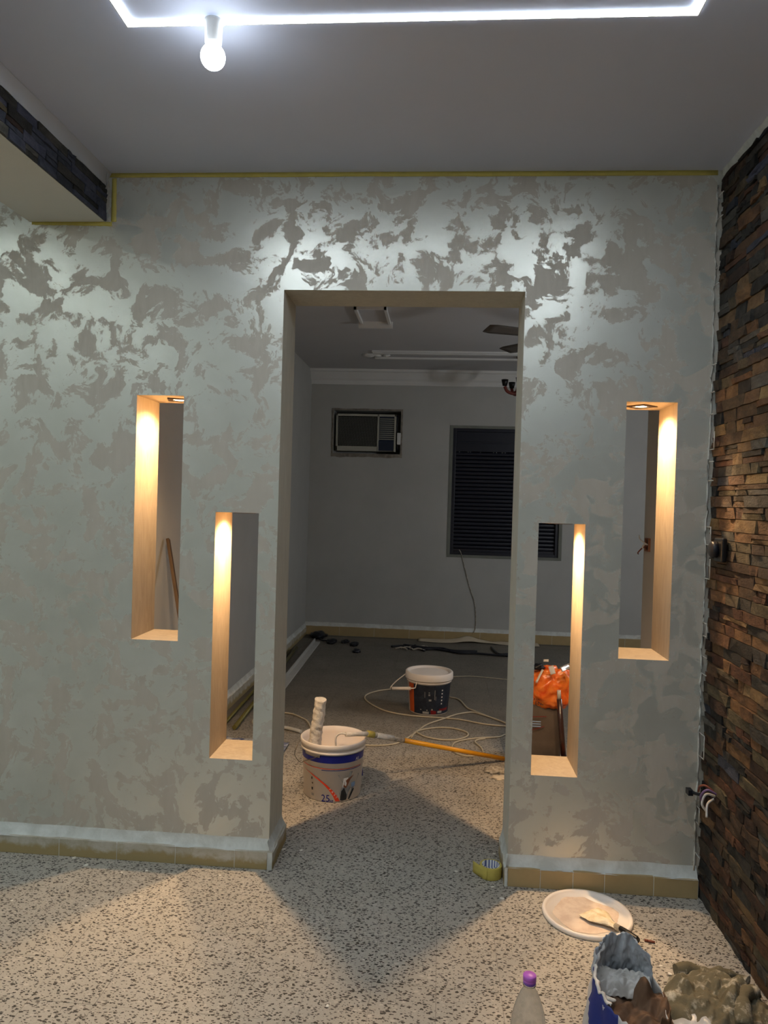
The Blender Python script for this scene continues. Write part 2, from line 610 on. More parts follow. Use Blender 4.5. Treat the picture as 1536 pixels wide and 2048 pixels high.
def thing(name, label, cat, loc=(0, 0, 0), rotz=0.0, group=None):
    o = bpy.data.objects.new(name, None)
    o.empty_display_size = 0.05
    C.objects.link(o)
    o.location = loc
    o.rotation_euler = (0, 0, rotz)
    o['label'] = label
    o['category'] = cat
    if group:
        o['group'] = group
    return o


def tag(o, label, cat, group=None):
    o['label'] = label
    o['category'] = cat
    if group:
        o['group'] = group
    return o


def struct(o, label=None):
    o['kind'] = 'structure'
    if label:
        o['label'] = label
    return o


def text_mesh(body, size, fn, name, m, parent, sx=1.0):
    """flat lettering bent onto a surface by fn(x, y)"""
    cu = bpy.data.curves.new(name + '_curve', 'FONT')
    cu.body = body
    cu.size = size
    cu.align_x = 'CENTER'
    to = bpy.data.objects.new(name + '_tmp', cu)
    C.objects.link(to)
    bpy.context.view_layer.update()
    me = bpy.data.meshes.new_from_object(to.evaluated_get(bpy.context.evaluated_depsgraph_get()))
    bpy.data.objects.remove(to)
    bpy.data.curves.remove(cu)
    for v in me.vertices:
        v.co = fn(v.co.x * sx, v.co.y)
    me.materials.clear()
    me.materials.append(m)
    o = bpy.data.objects.new(name, me)
    C.objects.link(o)
    o.parent = parent
    return o


# ================================================================== THE SETTING
ZC, ZB = 2.8185, 2.95               # front and back ceilings
T = 0.2442                          # thickness of the dividing wall
XR = 1.058                          # right wall line
YB = 5.22                           # back wall
XBL = -1.475                        # left wall of the back room
OPEN = (-0.6574, 0.3076, 0.0, 2.347)
NICHES = {'UL': (-1.2583, -1.0608, 0.905, 1.912), 'LL': (-0.9161, -0.7364, 0.430, 1.4407),
          'LR': (0.3882, 0.5697, 0.4353, 1.4367), 'UR': (0.7123, 0.9067, 0.9138, 1.9216)}

# --- floor: grey bed plus terrazzo tiles 20 cm square
fl = struct(span('floor', (-4.6, -5.0, -0.06), (3.3, YB + 0.1, -0.0015), M['grout']))


def tile_mesh():
    bm = bmesh.new()
    add_box(bm, (0, 0, -0.005), (0.1988, 0.1988, 0.010))
    me = bpy.data.meshes.new('floor_tile')
    bm.to_mesh(me)
    bm.free()
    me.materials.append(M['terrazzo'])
    return me


tm = tile_mesh()
tiles = []
for i in range(-24, 18):
    for j in range(-24, 30):
        x, y = -0.07 + 0.2 * i, -0.374 + 0.2 * j
        if not (-4.5 < x < 3.2 and -4.9 < y < YB - 0.05):
            continue
        if y > T and (x < XBL + 0.02 or (x > 1.25 and y < 1.5)):
            continue
        p = V(x, y, 0) - EYE
        d = p.dot(FW)
        uu, vv = (768 + FPX * p.dot(RX) / d, 1024 - FPX * p.dot(UX) / d) if d > 0.1 else (-999, -999)
        vis = -60 < uu < 1590 and 0 < vv < 2120
        if vis and y > 0.1 and not (560 < uu < 1020):
            vis = False
        tiles.append((0 if vis else 1, (p.length), x, y))
tiles.sort()
rest = bmesh.new()
for k, (nv, d, x, y) in enumerate(tiles):
    if k < 290 and nv == 0:
        o = bpy.data.objects.new('floor_tile', tm)
        C.objects.link(o)
        o.parent = fl
        o.location = (x, y, random.uniform(-0.0003, 0.0003))
    else:
        add_box(rest, (x, y, -0.005), (0.1988, 0.1988, 0.010))
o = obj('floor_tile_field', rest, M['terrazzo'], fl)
o['kind'] = 'stuff'

# --- ceilings
struct(span('ceiling', (-4.6, -5.0, ZC), (XR + 0.1, 0.0, ZC + 0.1), M['ceiling']))
struct(span('ceiling_back', (XBL - 0.1, 0.0, ZB), (3.3, YB + 0.1, ZB + 0.1), M['grey_ceiling']))


# --- dividing wall: skins with holes, linings as parts
def holed_plane(bm, y, x0, x1, z0, z1, holes, idx):
    xs = sorted({x0, x1, *[h[0] for h in holes], *[h[1] for h in holes]})
    zs = sorted({z0, z1, *[h[2] for h in holes], *[h[3] for h in holes]})
    for a, b in zip(xs, xs[1:]):
        for c, d in zip(zs, zs[1:]):
            mx, mz = (a + b) / 2, (c + d) / 2
            if any(h[0] < mx < h[1] and h[2] < mz < h[3] for h in holes):
                continue
            f = bm.faces.new([bm.verts.new((px, y, pz)) for px, pz in ((a, c), (b, c), (b, d), (a, d))])
            f.material_index = idx


holes = [OPEN] + list(NICHES.values())
bm = bmesh.new()
holed_plane(bm, 0.0, -4.6, XR + 0.1, 0.0, ZB, holes, 0)
holed_plane(bm, T, -4.6, XR + 0.2, 0.0, ZB, holes, 1)
bmesh.ops.remove_doubles(bm, verts=bm.verts[:], dist=1e-5)
for x in (-4.6, XR + 0.2):
    f = bm.faces.new([bm.verts.new((x, y, z)) for y, z in ((0, 0), (T, 0), (T, ZB), (0, ZB))])
f = bm.faces.new([bm.verts.new((x, y, ZB)) for x, y in ((-4.6, 0), (XR + .2, 0), (XR + .2, T), (-4.6, T))])
me = bpy.data.meshes.new('wall_middle')
bm.to_mesh(me)
bm.free()
me.materials.append(M['pearl'])
me.materials.append(M['grey_wall'])
wall = bpy.data.objects.new('wall_middle', me)
C.objects.link(wall)
struct(wall, 'dividing wall with pearl patterned decorative plaster, doorway and four slot niches')


def lining(name, h, bottom=True):
    x0, x1, z0, z1 = h
    bm = bmesh.new()
    t = 0.012
    e = -0.0006
    y0, y1 = -e, T + e
    ym, dy = (y0 + y1) / 2, y1 - y0
    add_box(bm, (x0 - t / 2, ym, (z0 + z1) / 2), (t, dy, z1 - z0))
    add_box(bm, (x1 + t / 2, ym, (z0 + z1) / 2), (t, dy, z1 - z0))
    add_box(bm, ((x0 + x1) / 2, ym, z1 + t / 2), (x1 - x0 + 2 * t, dy, t))
    if bottom:
        add_box(bm, ((x0 + x1) / 2, ym, z0 - t / 2), (x1 - x0 + 2 * t, dy, t))
    return obj(name, bm, M['lining'], wall)


for k, h in NICHES.items():
    lining('niche_lining', h)
lining('doorway_lining', OPEN, False).data.materials[0] = M['door_lining']

# --- other walls
struct(span('wall_right', (XR, -5.0, 0), (XR + 0.1, 0.0, ZC), M['stone_grout']), 'right wall clad in split slate strips')
WR = bpy.data.objects['wall_right']
struct(span('wall_left', (-4.7, -5.0, 0), (-4.6, 0.0, ZC), M['shell_wall']))
struct(span('wall_rear', (-4.6, -5.1, 0), (XR + 0.1, -5.0, ZC), M['shell_wall']))
WIN = (aty(905, 853, YB), aty(1113, 1115, YB))
wx0, wz1 = aty(907, 856, YB).x, aty(907, 856, YB).z
wx1, wz0 = aty(1116, 1113, YB).x, aty(907, 1109, YB).z
AC0, AC1 = aty(668, 820, YB), aty(800, 909, YB)
bm = bmesh.new()
holed_plane(bm, YB, XBL - 0.1, 3.3, 0.0, ZB, [(wx0, wx1, wz0, wz1), (AC0.x, AC1.x, AC1.z, AC0.z)], 0)
for (a, b, c, d) in ((wx0, wx1, wz0, wz1), (AC0.x, AC1.x, AC1.z, AC0.z)):
    for q in (((a, c), (a, d)), ((b, c), (b, d)), ((a, c), (b, c)), ((a, d), (b, d))):
        (xa, za), (xb, zb) = q
        bm.faces.new([bm.verts.new(p) for p in ((xa, YB, za), (xb, YB, zb), (xb, YB + 0.3, zb), (xa, YB + 0.3, za))])
holed_plane(bm, YB + 0.3, XBL - 0.1, 3.3, 0.0, ZB, [], 0)
struct(obj('wall_back', bm, M['grey_wall']), 'grey back wall of the unlit room behind')
struct(span('wall_back_left', (XBL - 0.1, T, 0), (XBL, YB, ZB), M['grey_wall']))
struct(span('wall_back_right', (1.20, T, 0), (1.32, 1.50, ZB), M['grey_wall']))
struct(span('wall_back_right_far', (3.2, T, 0), (3.3, YB, ZB), M['grey_wall']))
struct(span('wall_back_right_return', (1.32, T, 0), (3.2, T + 0.1, ZB), M['grey_wall']))

# --- beam on the left, stone strips on its right face
BX0, BX1, BZ = -1.735, -1.412, 2.620
beam = struct(span('beam', (BX0, -5.0, BZ), (BX1, 0.0, ZC), M['soffit']), 'ceiling beam with a cream soffit and dark slate cladding on one face')


# --- stone strips
def stone_mesh(seed, mt):
    """one split-face stone, unit size: x = proud 0..1, y length -.5...5, z height -.5...5"""
    r = random.Random(seed)
    bm = bmesh.new()
    ny, nz = 3, 1
    fr = [[bm.verts.new((0.75 + r.uniform(-0.3, 0.25), -0.5 + i / ny + (r.uniform(-.06, .06) if 0 < i < ny else 0), -0.5 + j / nz)) for i in range(ny + 1)] for j in range(nz + 1)]
    bk = [bm.verts.new((-0.3, y, z)) for y, z in ((-.5, -.5), (.5, -.5), (.5, .5), (-.5, .5))]
    for j in range(nz):
        for i in range(ny):
            bm.faces.new((fr[j][i], fr[j][i + 1], fr[j + 1][i + 1], fr[j + 1][i]))
    bm.faces.new((bk[0], bk[1], *fr[0][::-1]))
    bm.faces.new((bk[2], bk[3], *fr[1]))
    bm.faces.new((bk[1], bk[2], fr[1][-1], fr[0][-1]))
    bm.faces.new((bk[3], bk[0], fr[0][0], fr[1][0]))
    bmesh.ops.recalc_face_normals(bm, faces=bm.faces[:])
    me = bpy.data.meshes.new('stone')
    bm.to_mesh(me)
    bm.free()
    me.materials.append(mt)
    return me


SM = [[stone_mesh(100 * k + s, STONES[k]) for s in range(4)] for k in range(len(STONES))]


def course(x_face, sgn, y_hi, y_lo, z, h, parent, out, weights, rng, flat=1.0):
    """one course running away from y_hi towards y_lo"""
    y = y_hi
    while y > y_lo:
        ln = rng.choice((0.06, 0.08, 0.10, 0.12, 0.14, 0.17, 0.20))
        if y == y_hi:
            ln *= rng.uniform(0.35, 1.0)
        k = rng.choices(range(len(SM)), weights)[0]
        hh = h if rng.random() < 0.75 else h * 0.52
        prd = rng.uniform(0.012, 0.026) * flat
        out.append((x_face, sgn, y - ln / 2, z + hh / 2, ln - 0.003, hh - 0.0025, prd, k, rng.randrange(4), parent))
        if hh < h:
            k2 = rng.choices(range(len(SM)), weights)[0]
            out.append((x_face, sgn, y - ln / 2, z + h * 0.76, ln - 0.003, h * 0.48 - 0.0025, rng.uniform(0.012, 0.026) * flat, k2, rng.randrange(4), parent))
        y -= ln


rng = random.Random(11)
st = []
z = 0.0
while z < 2.775:
    h = rng.choice((0.034, 0.038, 0.042, 0.046))
    wts = (5, 2, 2, 4, 3, 2, 4) if z > 1.95 else ((2, 6, 5, 4, 4, 0.3, 2) if z > 0.75 else (3, 4, 2, 6, 4, 0.3, 2))
    course(XR, -1, -0.004, -2.6, z, min(h, 2.783 - z), WR, st, wts, rng)
    z += h


def area_px(s):
    p = V(s[0], s[2], s[3]) - EYE
    d = p.dot(FW)
    if d < 0.3:
        return -1
    u, v = 768 + FPX * p.dot(RX) / d, 1024 - FPX * p.dot(UX) / d
    if not (-15 < u < 1548 and -20 < v < 2080):
        return -1
    return s[4] * s[5] * abs(p.x) / d ** 3


def put_stones(st, limit, field_name, parent):
    order = sorted(range(len(st)), key=lambda i: -area_px(st[i]))
    single = [i for i in order[:limit] if area_px(st[i]) > 0]
    ss = set(single)
    fields = {}
    for i, s in enumerate(st):
        x, sg, y, zz, ln, hh, prd, k, q, par = s
        mt = Matrix.Translation((x, y, zz)) @ Matrix.Diagonal((sg * prd, ln, hh, 1))
        if i in ss:
            o = bpy.data.objects.new('stone', SM[k][q])
            C.objects.link(o)
            o.parent = par
            o.matrix_local = mt
        else:
            b = fields.setdefault(k, bmesh.new())
            tmp = bmesh.new()
            tmp.from_mesh(SM[k][q])
            tmp.transform(mt)
            me = bpy.data.meshes.new('t')
            tmp.to_mesh(me)
            tmp.free()
            b.from_mesh(me)
            bpy.data.meshes.remove(me)
    allb = bmesh.new()
    for k, b in fields.items():
        for f in b.faces:
            f.material_index = k
        me = bpy.data.meshes.new('t')
        b.to_mesh(me)
        b.free()
        allb.from_mesh(me)
        bpy.data.meshes.remove(me)
    if fields:
        o = obj(field_name, allb, STONES, parent)
        o['kind'] = 'stuff'


put_stones(st, 296, 'stone_field', WR)
stb = []
rng = random.Random(5)
z = BZ
for h in (0.036, 0.036, 0.038, 0.034):
    course(BX1, 1, -0.004, -3.2, z, h, beam, stb, (2, 0.0, 0.0, 0.5, 0.2, 8, 1), rng, 0.55)
    z += h
put_stones(stb, 200, 'stone_field', beam)
# white filler along stone edges and around end pieces next to the plaster
bm = bmesh.new()
rng = random.Random(3)
pts = []
zz = 0.1
while zz < 2.78:
    pts.append(V(XR - 0.030 + rng.uniform(-0.004, 0.005), -0.004, zz))
    zz += 0.035
add_tube(bm, pts, 0.0036, 6)
z = 0.12
while z < 2.7:
    h = rng.uniform(0.05, 0.09)
    ln = rng.uniform(0.03, 0.06)
    if rng.random() < 0.62:
        xf = XR - 0.0285
        for a, b in (((0, z), (ln, z)), ((ln, z), (ln, z + h)), ((ln, z + h), (0, z + h))):
            if rng.random() < 0.8:
                add_tube(bm, [V(xf, -0.004 - a[0], a[1]), V(xf, -0.004 - b[0], b[1])], 0.0022, 5)
    z += h + rng.uniform(0.03, 0.12)
obj('filler_line', bm, M['white_grout'], WR)
bm = bmesh.new()
add_grid(bm, lambda a, b: V(XR - 0.004 - 0.012 * b - 0.006 * mnoise.noise(V(a * 40, b * 3, 0)), -0.002 - 2.6 * a, 2.783 + 0.0354 * b), 60, 4)
obj('filler_strip', bm, M['caulk'], WR)
bm = bmesh.new()
add_grid(bm, lambda a, b: V(BX1 + 0.006 + 0.018 * b * b + 0.005 * mnoise.noise(V(a * 40, b * 3, 7)), -0.002 - 3.0 * a, 2.764 + (ZC - 2.7645) * b), 60, 4)
obj('filler_strip', bm, M['grey_ceiling'], beam)
bm = bmesh.new()
for (y, z0, z1) in ((-0.05, 2.735, 2.80), (-0.79, 2.64, 2.68), (-0.80, 2.70, 2.74)):
    add_tube(bm, [V(BX1 + 0.025, y, z0), V(BX1 + 0.028, y - 0.004, (z0 + z1) / 2), V(BX1 + 0.026, y + 0.006, z1)], 0.003, 6)
obj('filler_line', bm, M['white_grout'], beam)


# --- skirting
def skirting(name, p0, p1, n_out, h, d, cuts, m, bead=True, parent_kind=True, beadm=None):
    """tile pieces from p0 to p1 standing proud along n_out, with a filler bead on top"""
    p0, p1, n_out = Vector(p0), Vector(p1), Vector(n_out)
    ax_ = (p1 - p0)
    L = ax_.length
    ax_.normalize()
    root = struct(bpy.data.objects.new(name, None))
    C.objects.link(root)
    for a, b in zip(cuts, cuts[1:]):
        q0, q1 = p0 + ax_ * (a * L + 0.0008), p0 + ax_ * (b * L - 0.0008)
        bm = bmesh.new()
        hh = h + random.uniform(-0.0015, 0.0015)
        add_prism(bm, [q0, q0 + n_out * d, q0 + n_out * d + V(0, 0, hh), q0 + V(0, 0, hh)], q1 - q0)
        mm = m(a, b) if callable(m) else m
        o = obj('skirting_tile', bm, mm, root, 0.002)
    bm = bmesh.new()
    add_prism(bm, [p0, p0 + n_out * (d - 0.0012), p0 + n_out * (d - 0.0012) + V(0, 0, h - 0.002), p0 + V(0, 0, h - 0.002)], p1 - p0)
    obj('joint_filler', bm, M['caulk'], root)
    if bead:
        bm = bmesh.new()

        def fn(a, b):
            wob = 0.004 * mnoise.noise(V(a * L * 14, b * 2, p0.x + p0.y))
            t = b
            out = d + 0.0012 - (d + 0.0012) * min(1, t * 1.05) + wob * (1 - t)
            up = -0.002 + 0.003 * min(1, t * 3) + 0.040 * max(0, t - 0.35) / 0.65 * (0.4 + 0.6 * t) + wob
            if t >= 1:
                out = 0
            return p0 + ax_ * (a * L) + n_out * max(out, 0.0002) + V(0, 0, h + up)
        add_grid(bm, fn, max(8, int(L * 30)), 8)
        obj('filler_bead', bm, beadm or M['caulk'], root)
    return root


skirting('baseboard_left', (-4.5, 0, 0), (OPEN[0] + 0.004, 0, 0), (0, -1, 0), 0.072, 0.030, [0, .1, .2, .3, .4, .5, .6, .69, .772, .836, .9, .964, 1.0], lambda a, b: M['dusty_tile'])
skirting('baseboard_right', (OPEN[1] - 0.004, 0, 0), (XR - 0.02, 0, 0), (0, -1, 0), 0.075, 0.030, [0, .178, .35, .515, .77, 1.0], M['tan_tile'])
skirting('baseboard_left_jamb', (OPEN[0], -0.030, 0), (OPEN[0], T, 0), (1, 0, 0), 0.072, 0.022, [0, 1.0], M['dusty_tile'])
skirting('baseboard_right_jamb', (OPEN[1], -0.030, 0), (OPEN[1], T, 0), (-1, 0, 0), 0.075, 0.014, [0, 1.0], M['dusty_tile'])
skirting('baseboard_back', (XBL, YB, 0), (3.2, YB, 0), (0, -1, 0), 0.10, 0.02, [i / 12 for i in range(13)], M['tan_tile'], True)
skirting('baseboard_back_left', (XBL, T, 0), (XBL, YB - 0.02, 0), (1, 0, 0), 0.085, 0.02, [i / 12 for i in range(13)], M['dusty_tile'], True)

# --- window with roller shutter
win = struct(bpy.data.objects.new('window_1', None), 'dark window closed by a navy roller shutter')
C.objects.link(win)
bm = bmesh.new()
t = 0.035
yw = YB + 0.02
add_box(bm, (wx0 + t / 2, yw + 0.04, (wz0 + wz1) / 2), (t, 0.08, wz1 - wz0))
add_box(bm, (wx1 - t / 2, yw + 0.04, (wz0 + wz1) / 2), (t, 0.08, wz1 - wz0))
add_box(bm, ((wx0 + wx1) / 2, yw + 0.04, wz0 + t / 2), (wx1 - wx0 - 2 * t, 0.08, t))
add_box(bm, ((wx0 + wx1) / 2, yw + 0.04, wz1 - t / 2), (wx1 - wx0 - 2 * t, 0.08, t))
obj('window_frame', bm, M['navy_slat'], win, 0.003)
rb = aty(950, 903, YB).z
bm = bmesh.new()
add_box(bm, ((wx0 + wx1) / 2, yw + 0.05, (rb + wz1 - t) / 2), (wx1 - wx0 - 2 * t, 0.09, wz1 - t - rb))
add_box(bm, ((wx0 + wx1) / 2, yw + 0.003, rb + 0.10), (wx1 - wx0 - 2 * t, 0.006, 0.02))
obj('roller_box', bm, M['navy_slat'], win, 0.006)
zz = rb - 0.003
n_sl = 25
pitch = (rb - wz0 - t - 0.03) / n_sl
bm = bmesh.new()
hw = (wx1 - wx0) / 2 - t
for k in range(1):
    prof = [(0.0, 0.0), (-0.010, -0.16), (-0.013, -0.5), (-0.010, -0.80), (0.002, -0.90), (0.010, -0.99), (0.02, -0.99), (0.02, 0.0)]
    add_prism(bm, [V(-hw, y, zf * pitch) for y, zf in prof], (2 * hw, 0, 0))
slat0 = obj('slat', bm, M['navy_slat'], win)
slat0.location = ((wx0 + wx1) / 2, yw + 0.05, zz)
for k in range(1, n_sl):
    o = slat0.copy()
    C.objects.link(o)
    o.parent = win
    o.location = ((wx0 + wx1) / 2, yw + 0.05, zz - k * pitch)
span('bottom_rail', (wx0 + t, yw + 0.03, wz0 + t), (wx1 - t, yw + 0.06, wz0 + t + 0.028), M['navy_slat'], win)
bm = bmesh.new()
rr = random.Random(2)
for k in (0.05, 0.17, 0.20, 0.34, 0.52, 0.56, 0.64, 0.68, 0.86):
    add_box(bm, (wx0 + t + k * 2 * hw * 0.72, yw + 0.036, rb - 0.004), (0.007, 0.006, 0.007))
obj('stopper_stud', bm, M['moulding'], win)
# raw border around the window opening
bm = bmesh.new()
for (a, b, c, d) in ((wx0 - .035, wx0, wz0 - .03, wz1 + .03), (wx1, wx1 + .035, wz0 - .03, wz1 + .03), (wx0, wx1, wz0 - .03, wz0), (wx0, wx1, wz1, wz1 + .03)):
    add_box(bm, ((a + b) / 2, YB - 0.002, (c + d) / 2), (b - a, 0.008, d - c))
struct(obj('trim_window', bm, M['window_border']))

# --- cornice and ceiling mouldings of the back room
cz0, cz1 = aty(850, 772, YB).z, ZB
bm = bmesh.new()
prof = [(0, cz0), (-0.02, cz0), (-0.03, cz0 + .02), (-0.035, cz0 + 0.04), (-0.06, cz0 + 0.06), (-0.09, cz0 + 0.10), (-0.11, cz1 - 0.03), (-0.13, cz1 - 0.025), (-0.14, cz1), (0, cz1)]
add_prism(bm, [V(XBL, YB + a, b) for a, b in prof], (4.65, 0, 0))
struct(obj('trim_cornice', bm, M['moulding']))
bm = bmesh.new()
mp = atz(850, 706, ZB)
mq = atz(850, 716, ZB)
ml = atz(748, 709, ZB)
for y, wd in ((mp.y, 0.05), (mp.y - 0.09, 0.02), (mq.y, 0.04)):
    add_box(bm, ((ml.x + 2.6) / 2, y, ZB - 0.008), (2.6 - ml.x, wd, 0.016))
for k, (dx, r) in enumerate(((-0.05, 0.07), (0.03, 0.05), (0.12, 0.04))):
    add_lathe(bm, [(0, -0.02), (r * 0.5, -0.02), (r * 0.7, -0.012), (r, -0.008), (r, 0)], 16, Matrix.Translation((ml.x + dx, (mp.y + mq.y) / 2 + 0.03 * (k % 2), ZB)))
struct(obj('trim_moulding', bm, M['moulding']))
pa, pb, pc = atz(722, 645, ZB), atz(782, 645, ZB), atz(720, 612, ZB)
bm = bmesh.new()
px0, px1, py0, py1 = pa.x, pb.x, pc.y, pa.y
for (a, b, c, d) in ((px0, px1, py0, py0 + .02), (px0, px0 + .02, py0, py1), (px1 - .02, px1, py0, py1)):
    add_box(bm, ((a + b) / 2, (c + d) / 2, ZB - 0.012), (b - a, d - c, 0.024))
add_box(bm, ((px0 + px1) / 2, py1 - 0.02, ZB - 0.025), (px1 - px0 + 0.03, 0.03, 0.05))
struct(obj('trim_hatch', bm, M['moulding']))

# ================================================================== LIGHT FITTINGS
def led_loop(x0, x1, y0, y1, label, m):
    t = thing('led_strip_light', label, 'ceiling light', ((x0 + x1) / 2, y1, ZC - 0.0008))
    wd = 0.017
    for (a, b, c, d) in ((x0, x1, y1 - wd, y1), (x0, x1, y0, y0 + wd), (x0, x0 + wd, y0 + wd, y1 - wd), (x1 - wd, x1, y0 + wd, y1 - wd)):
        bm = bmesh.new()
        cx, cy = (a + b) / 2 - (x0 + x1) / 2, (c + d) / 2 - y1
        add_box(bm, (cx, cy, -0.0011), (b - a, d - c, 0.0022))
        obj('diffuser', bm, m, t, 0.0006)
    bm = bmesh.new()
    for (a, b, c, d) in ((x0 - .004, x1 + .004, y1, y1 + .004), (x0 - .004, x1 + .004, y0 - .004, y0), (x0 - .004, x0, y0, y1), (x1, x1 + .004, y0, y1)):
        add_box(bm, ((a + b) / 2 - (x0 + x1) / 2, (c + d) / 2 - y1, -0.001), (b - a, d - c, 0.002))
    obj('profile_edge', bm, M['moulding'], t)
    return t


led_loop(-0.918, 0.640, -3.5, -0.925, 'bright white LED strip set in the ceiling as a rectangle', M['led'])
led_loop(-4.1, -2.40, -3.5, -0.95, 'white LED strip rectangle in the ceiling beyond the beam, outside the view', M['led_left'])

sb = aty(427, 75, -0.945)
t = thing('ceiling_bulb', 'glowing round white bulb in a short ceiling socket over the LED strip', 'light bulb', (sb.x, -0.945, ZC - 0.003))
bm = bmesh.new()
add_lathe(bm, [(0, -0.002), (0.027, -0.002), (0.027, -0.008), (0.024, -0.012), (0.023, -0.062), (0.021, -0.070), (0, -0.070)], 24)
obj('socket', bm, M['moulding'], t)
bm = bmesh.new()
r = 0.034
c0 = -0.070 - 0.030
add_lathe(bm, [(0.019, -0.068)] + [(r * math.sin(a), c0 + r * math.cos(a)) for a in [math.radians(q) for q in range(36, 180, 12)]] + [(0, c0 - r)], 24)
obj('globe', bm, M['bulb'], t)

t = thing('ceiling_bulb', 'second round white bulb on the right arm of the LED strip, above the view', 'light bulb', (0.632, -1.38, ZC - 0.003))
for o in [q for q in bpy.data.objects if q.name in ('socket', 'globe')]:
    c2 = o.copy()
    C.objects.link(c2)
    c2.parent = t
t = thing('fill_lamp', 'added round frosted fill lamp in the right wing of the back room, outside the view', 'lamp', (2.55, 2.1, ZB))  # lamp added out of view to brighten the dark back room
bm = bmesh.new()
add_tube(bm, [V(0, 0, 0), V(0, 0, -0.86)], 0.006, 8)
add_lathe(bm, [(0, -0.03), (0.05, -0.028), (0.055, -0.002), (0, -0.002)], 20)
obj('flex', bm, M['black_plastic'], t)
bm = bmesh.new()
add_lathe(bm, [(0.14 * math.sin(math.radians(q)), -0.99 + 0.14 * math.cos(math.radians(q))) for q in range(0, 181, 10)], 28)
obj('globe', bm, M['pendant'], t)

DL = {'UL': ('small square recessed spot in the top of the tall left niche', 0.30), 'LL': ('small square recessed spot in the top of the low niche left of the doorway', 0.2),
      'LR': ('small square recessed spot in the top of the low niche right of the doorway', 0.3), 'UR': ('small square recessed spot in the top of the tall right niche', 0.75)}
for k, h in NICHES.items():
    cx = (h[0] + h[1]) / 2
    lab, rz = DL[k]
    ox = {'UL': 0.035, 'UR': -0.01}.get(k, 0)
    t = thing('recessed_downlight', lab, 'downlight', (cx + ox, T / 2, h[3]), rz, 'warm spots in the niches')
    bm = bmesh.new()
    s_, q = 0.046, 0.025
    for (a, b, c, d) in ((-s_, s_, -s_, -q), (-s_, s_, q, s_), (-s_, -q, -q, q), (q, s_, -q, q)):
        add_box(bm, ((a + b) / 2, (c + d) / 2, -0.002), (b - a, d - c, 0.004))
    obj('bezel', bm, M['bronze'], t)
    bm = bmesh.new()
    add_lathe(bm, [(0, -0.0025), (0.022, -0.0025), (0.024, -0.0005), (0, -0.0005)], 20)
    obj('lens', bm, M['lens'], t)
    for ang, bl, wt in ((150, 0.85, NICHE_SPILL), (62, 0.7, NICHE_CORE)):
        ld = bpy.data.lights.new('niche_spot', 'SPOT')
        ld.energy = wt
        ld.color = (1.0, 0.65, 0.34)
        ld.spot_size = math.radians(ang)
        ld.spot_blend = bl
        ld.shadow_soft_size = 0.012
        lo = bpy.data.objects.new('niche_spot', ld)
        C.objects.link(lo)
        lo.parent = t
        lo.location = (0, 0, -0.012)


# ================================================================== OBJECTS
def tape_strip(label, pts, n_off, grp='yellow masking tape left on the edges'):
    bm = bmesh.new()
    (a, b, c, d) = [Vector(p) for p in pts]

    def fn(u, v):
        p = a.lerp(b, u).lerp(d.lerp(c, u), v)
        wob = 0.0022 * mnoise.noise(V(u * 22, v * 1.5, a.x * 3))
        return p + Vector(n_off) * (0.0012 + abs(wob) * 0.3) + (d - a).normalized() * (wob * v)
    add_grid(bm, fn, 40, 2)
    o = tag(obj('masking_tape', bm, M['yellow_tape']), label, 'tape', grp)
    thicken(o, 0.0008)
    return o


tape_strip('long yellow masking tape along the joint of patterned wall and ceiling', ((BX1 + .01, 0, 2.8185), (XR - .03, 0, 2.8185), (XR - .03, 0, 2.799), (BX1 + .01, 0, 2.801)), (0, -1, 0))
tape_strip('short yellow masking tape under the cream soffit of the beam', ((BX0 + .01, 0, BZ), (BX1 + .03, 0, BZ), (BX1 + .03, 0, BZ - .018), (BX0 + .01, 0, BZ - .012)), (0, -1, 0))
tape_strip('upright yellow masking tape beside the slate end of the beam', ((BX1 + .026, 0, BZ), (BX1 + .026, 0, 2.798), (BX1 + .045, 0, 2.798), (BX1 + .048, 0, BZ)), (0, -1, 0))


# --- buckets
def conical(r0, r1, h, s, z, off=0.0006):
    """point on a bucket side: s = arc position from the label's middle (faces -y), z = height"""
    r = r0 + (r1 - r0) * z / h + off
    a = s / r1
    return V(r * math.sin(a), -r * math.cos(a), z)


def decal(name, fn, nu, nv, m, parent):
    bm = bmesh.new()
    add_grid(bm, fn, nu, nv)
    return obj(name, bm, m, parent)


def bucket_body(t, r0, r1, h, m, inner=True):
    bm = bmesh.new()
    w_ = 0.003
    prof = [(0, 0.004), (r0 - 0.012, 0.004), (r0 - 0.006, 0.0), (r0, 0.004), (r1 - 0.0035, h - 0.052), (r1 + 0.003, h - 0.050), (r1 + 0.003, h - 0.040), (r1 - 0.001, h - 0.038),
            (r1, h - 0.030), (r1 + 0.006, h - 0.028), (r1 + 0.007, h - 0.003), (r1 + 0.004, h), (r1 - 0.001, h - 0.002), (r1 - 0.004, h - 0.03), (r0 - w_, 0.01), (0, 0.01)]
    add_lathe(bm, prof, 56)
    return obj('bucket_body', bm, m, t)


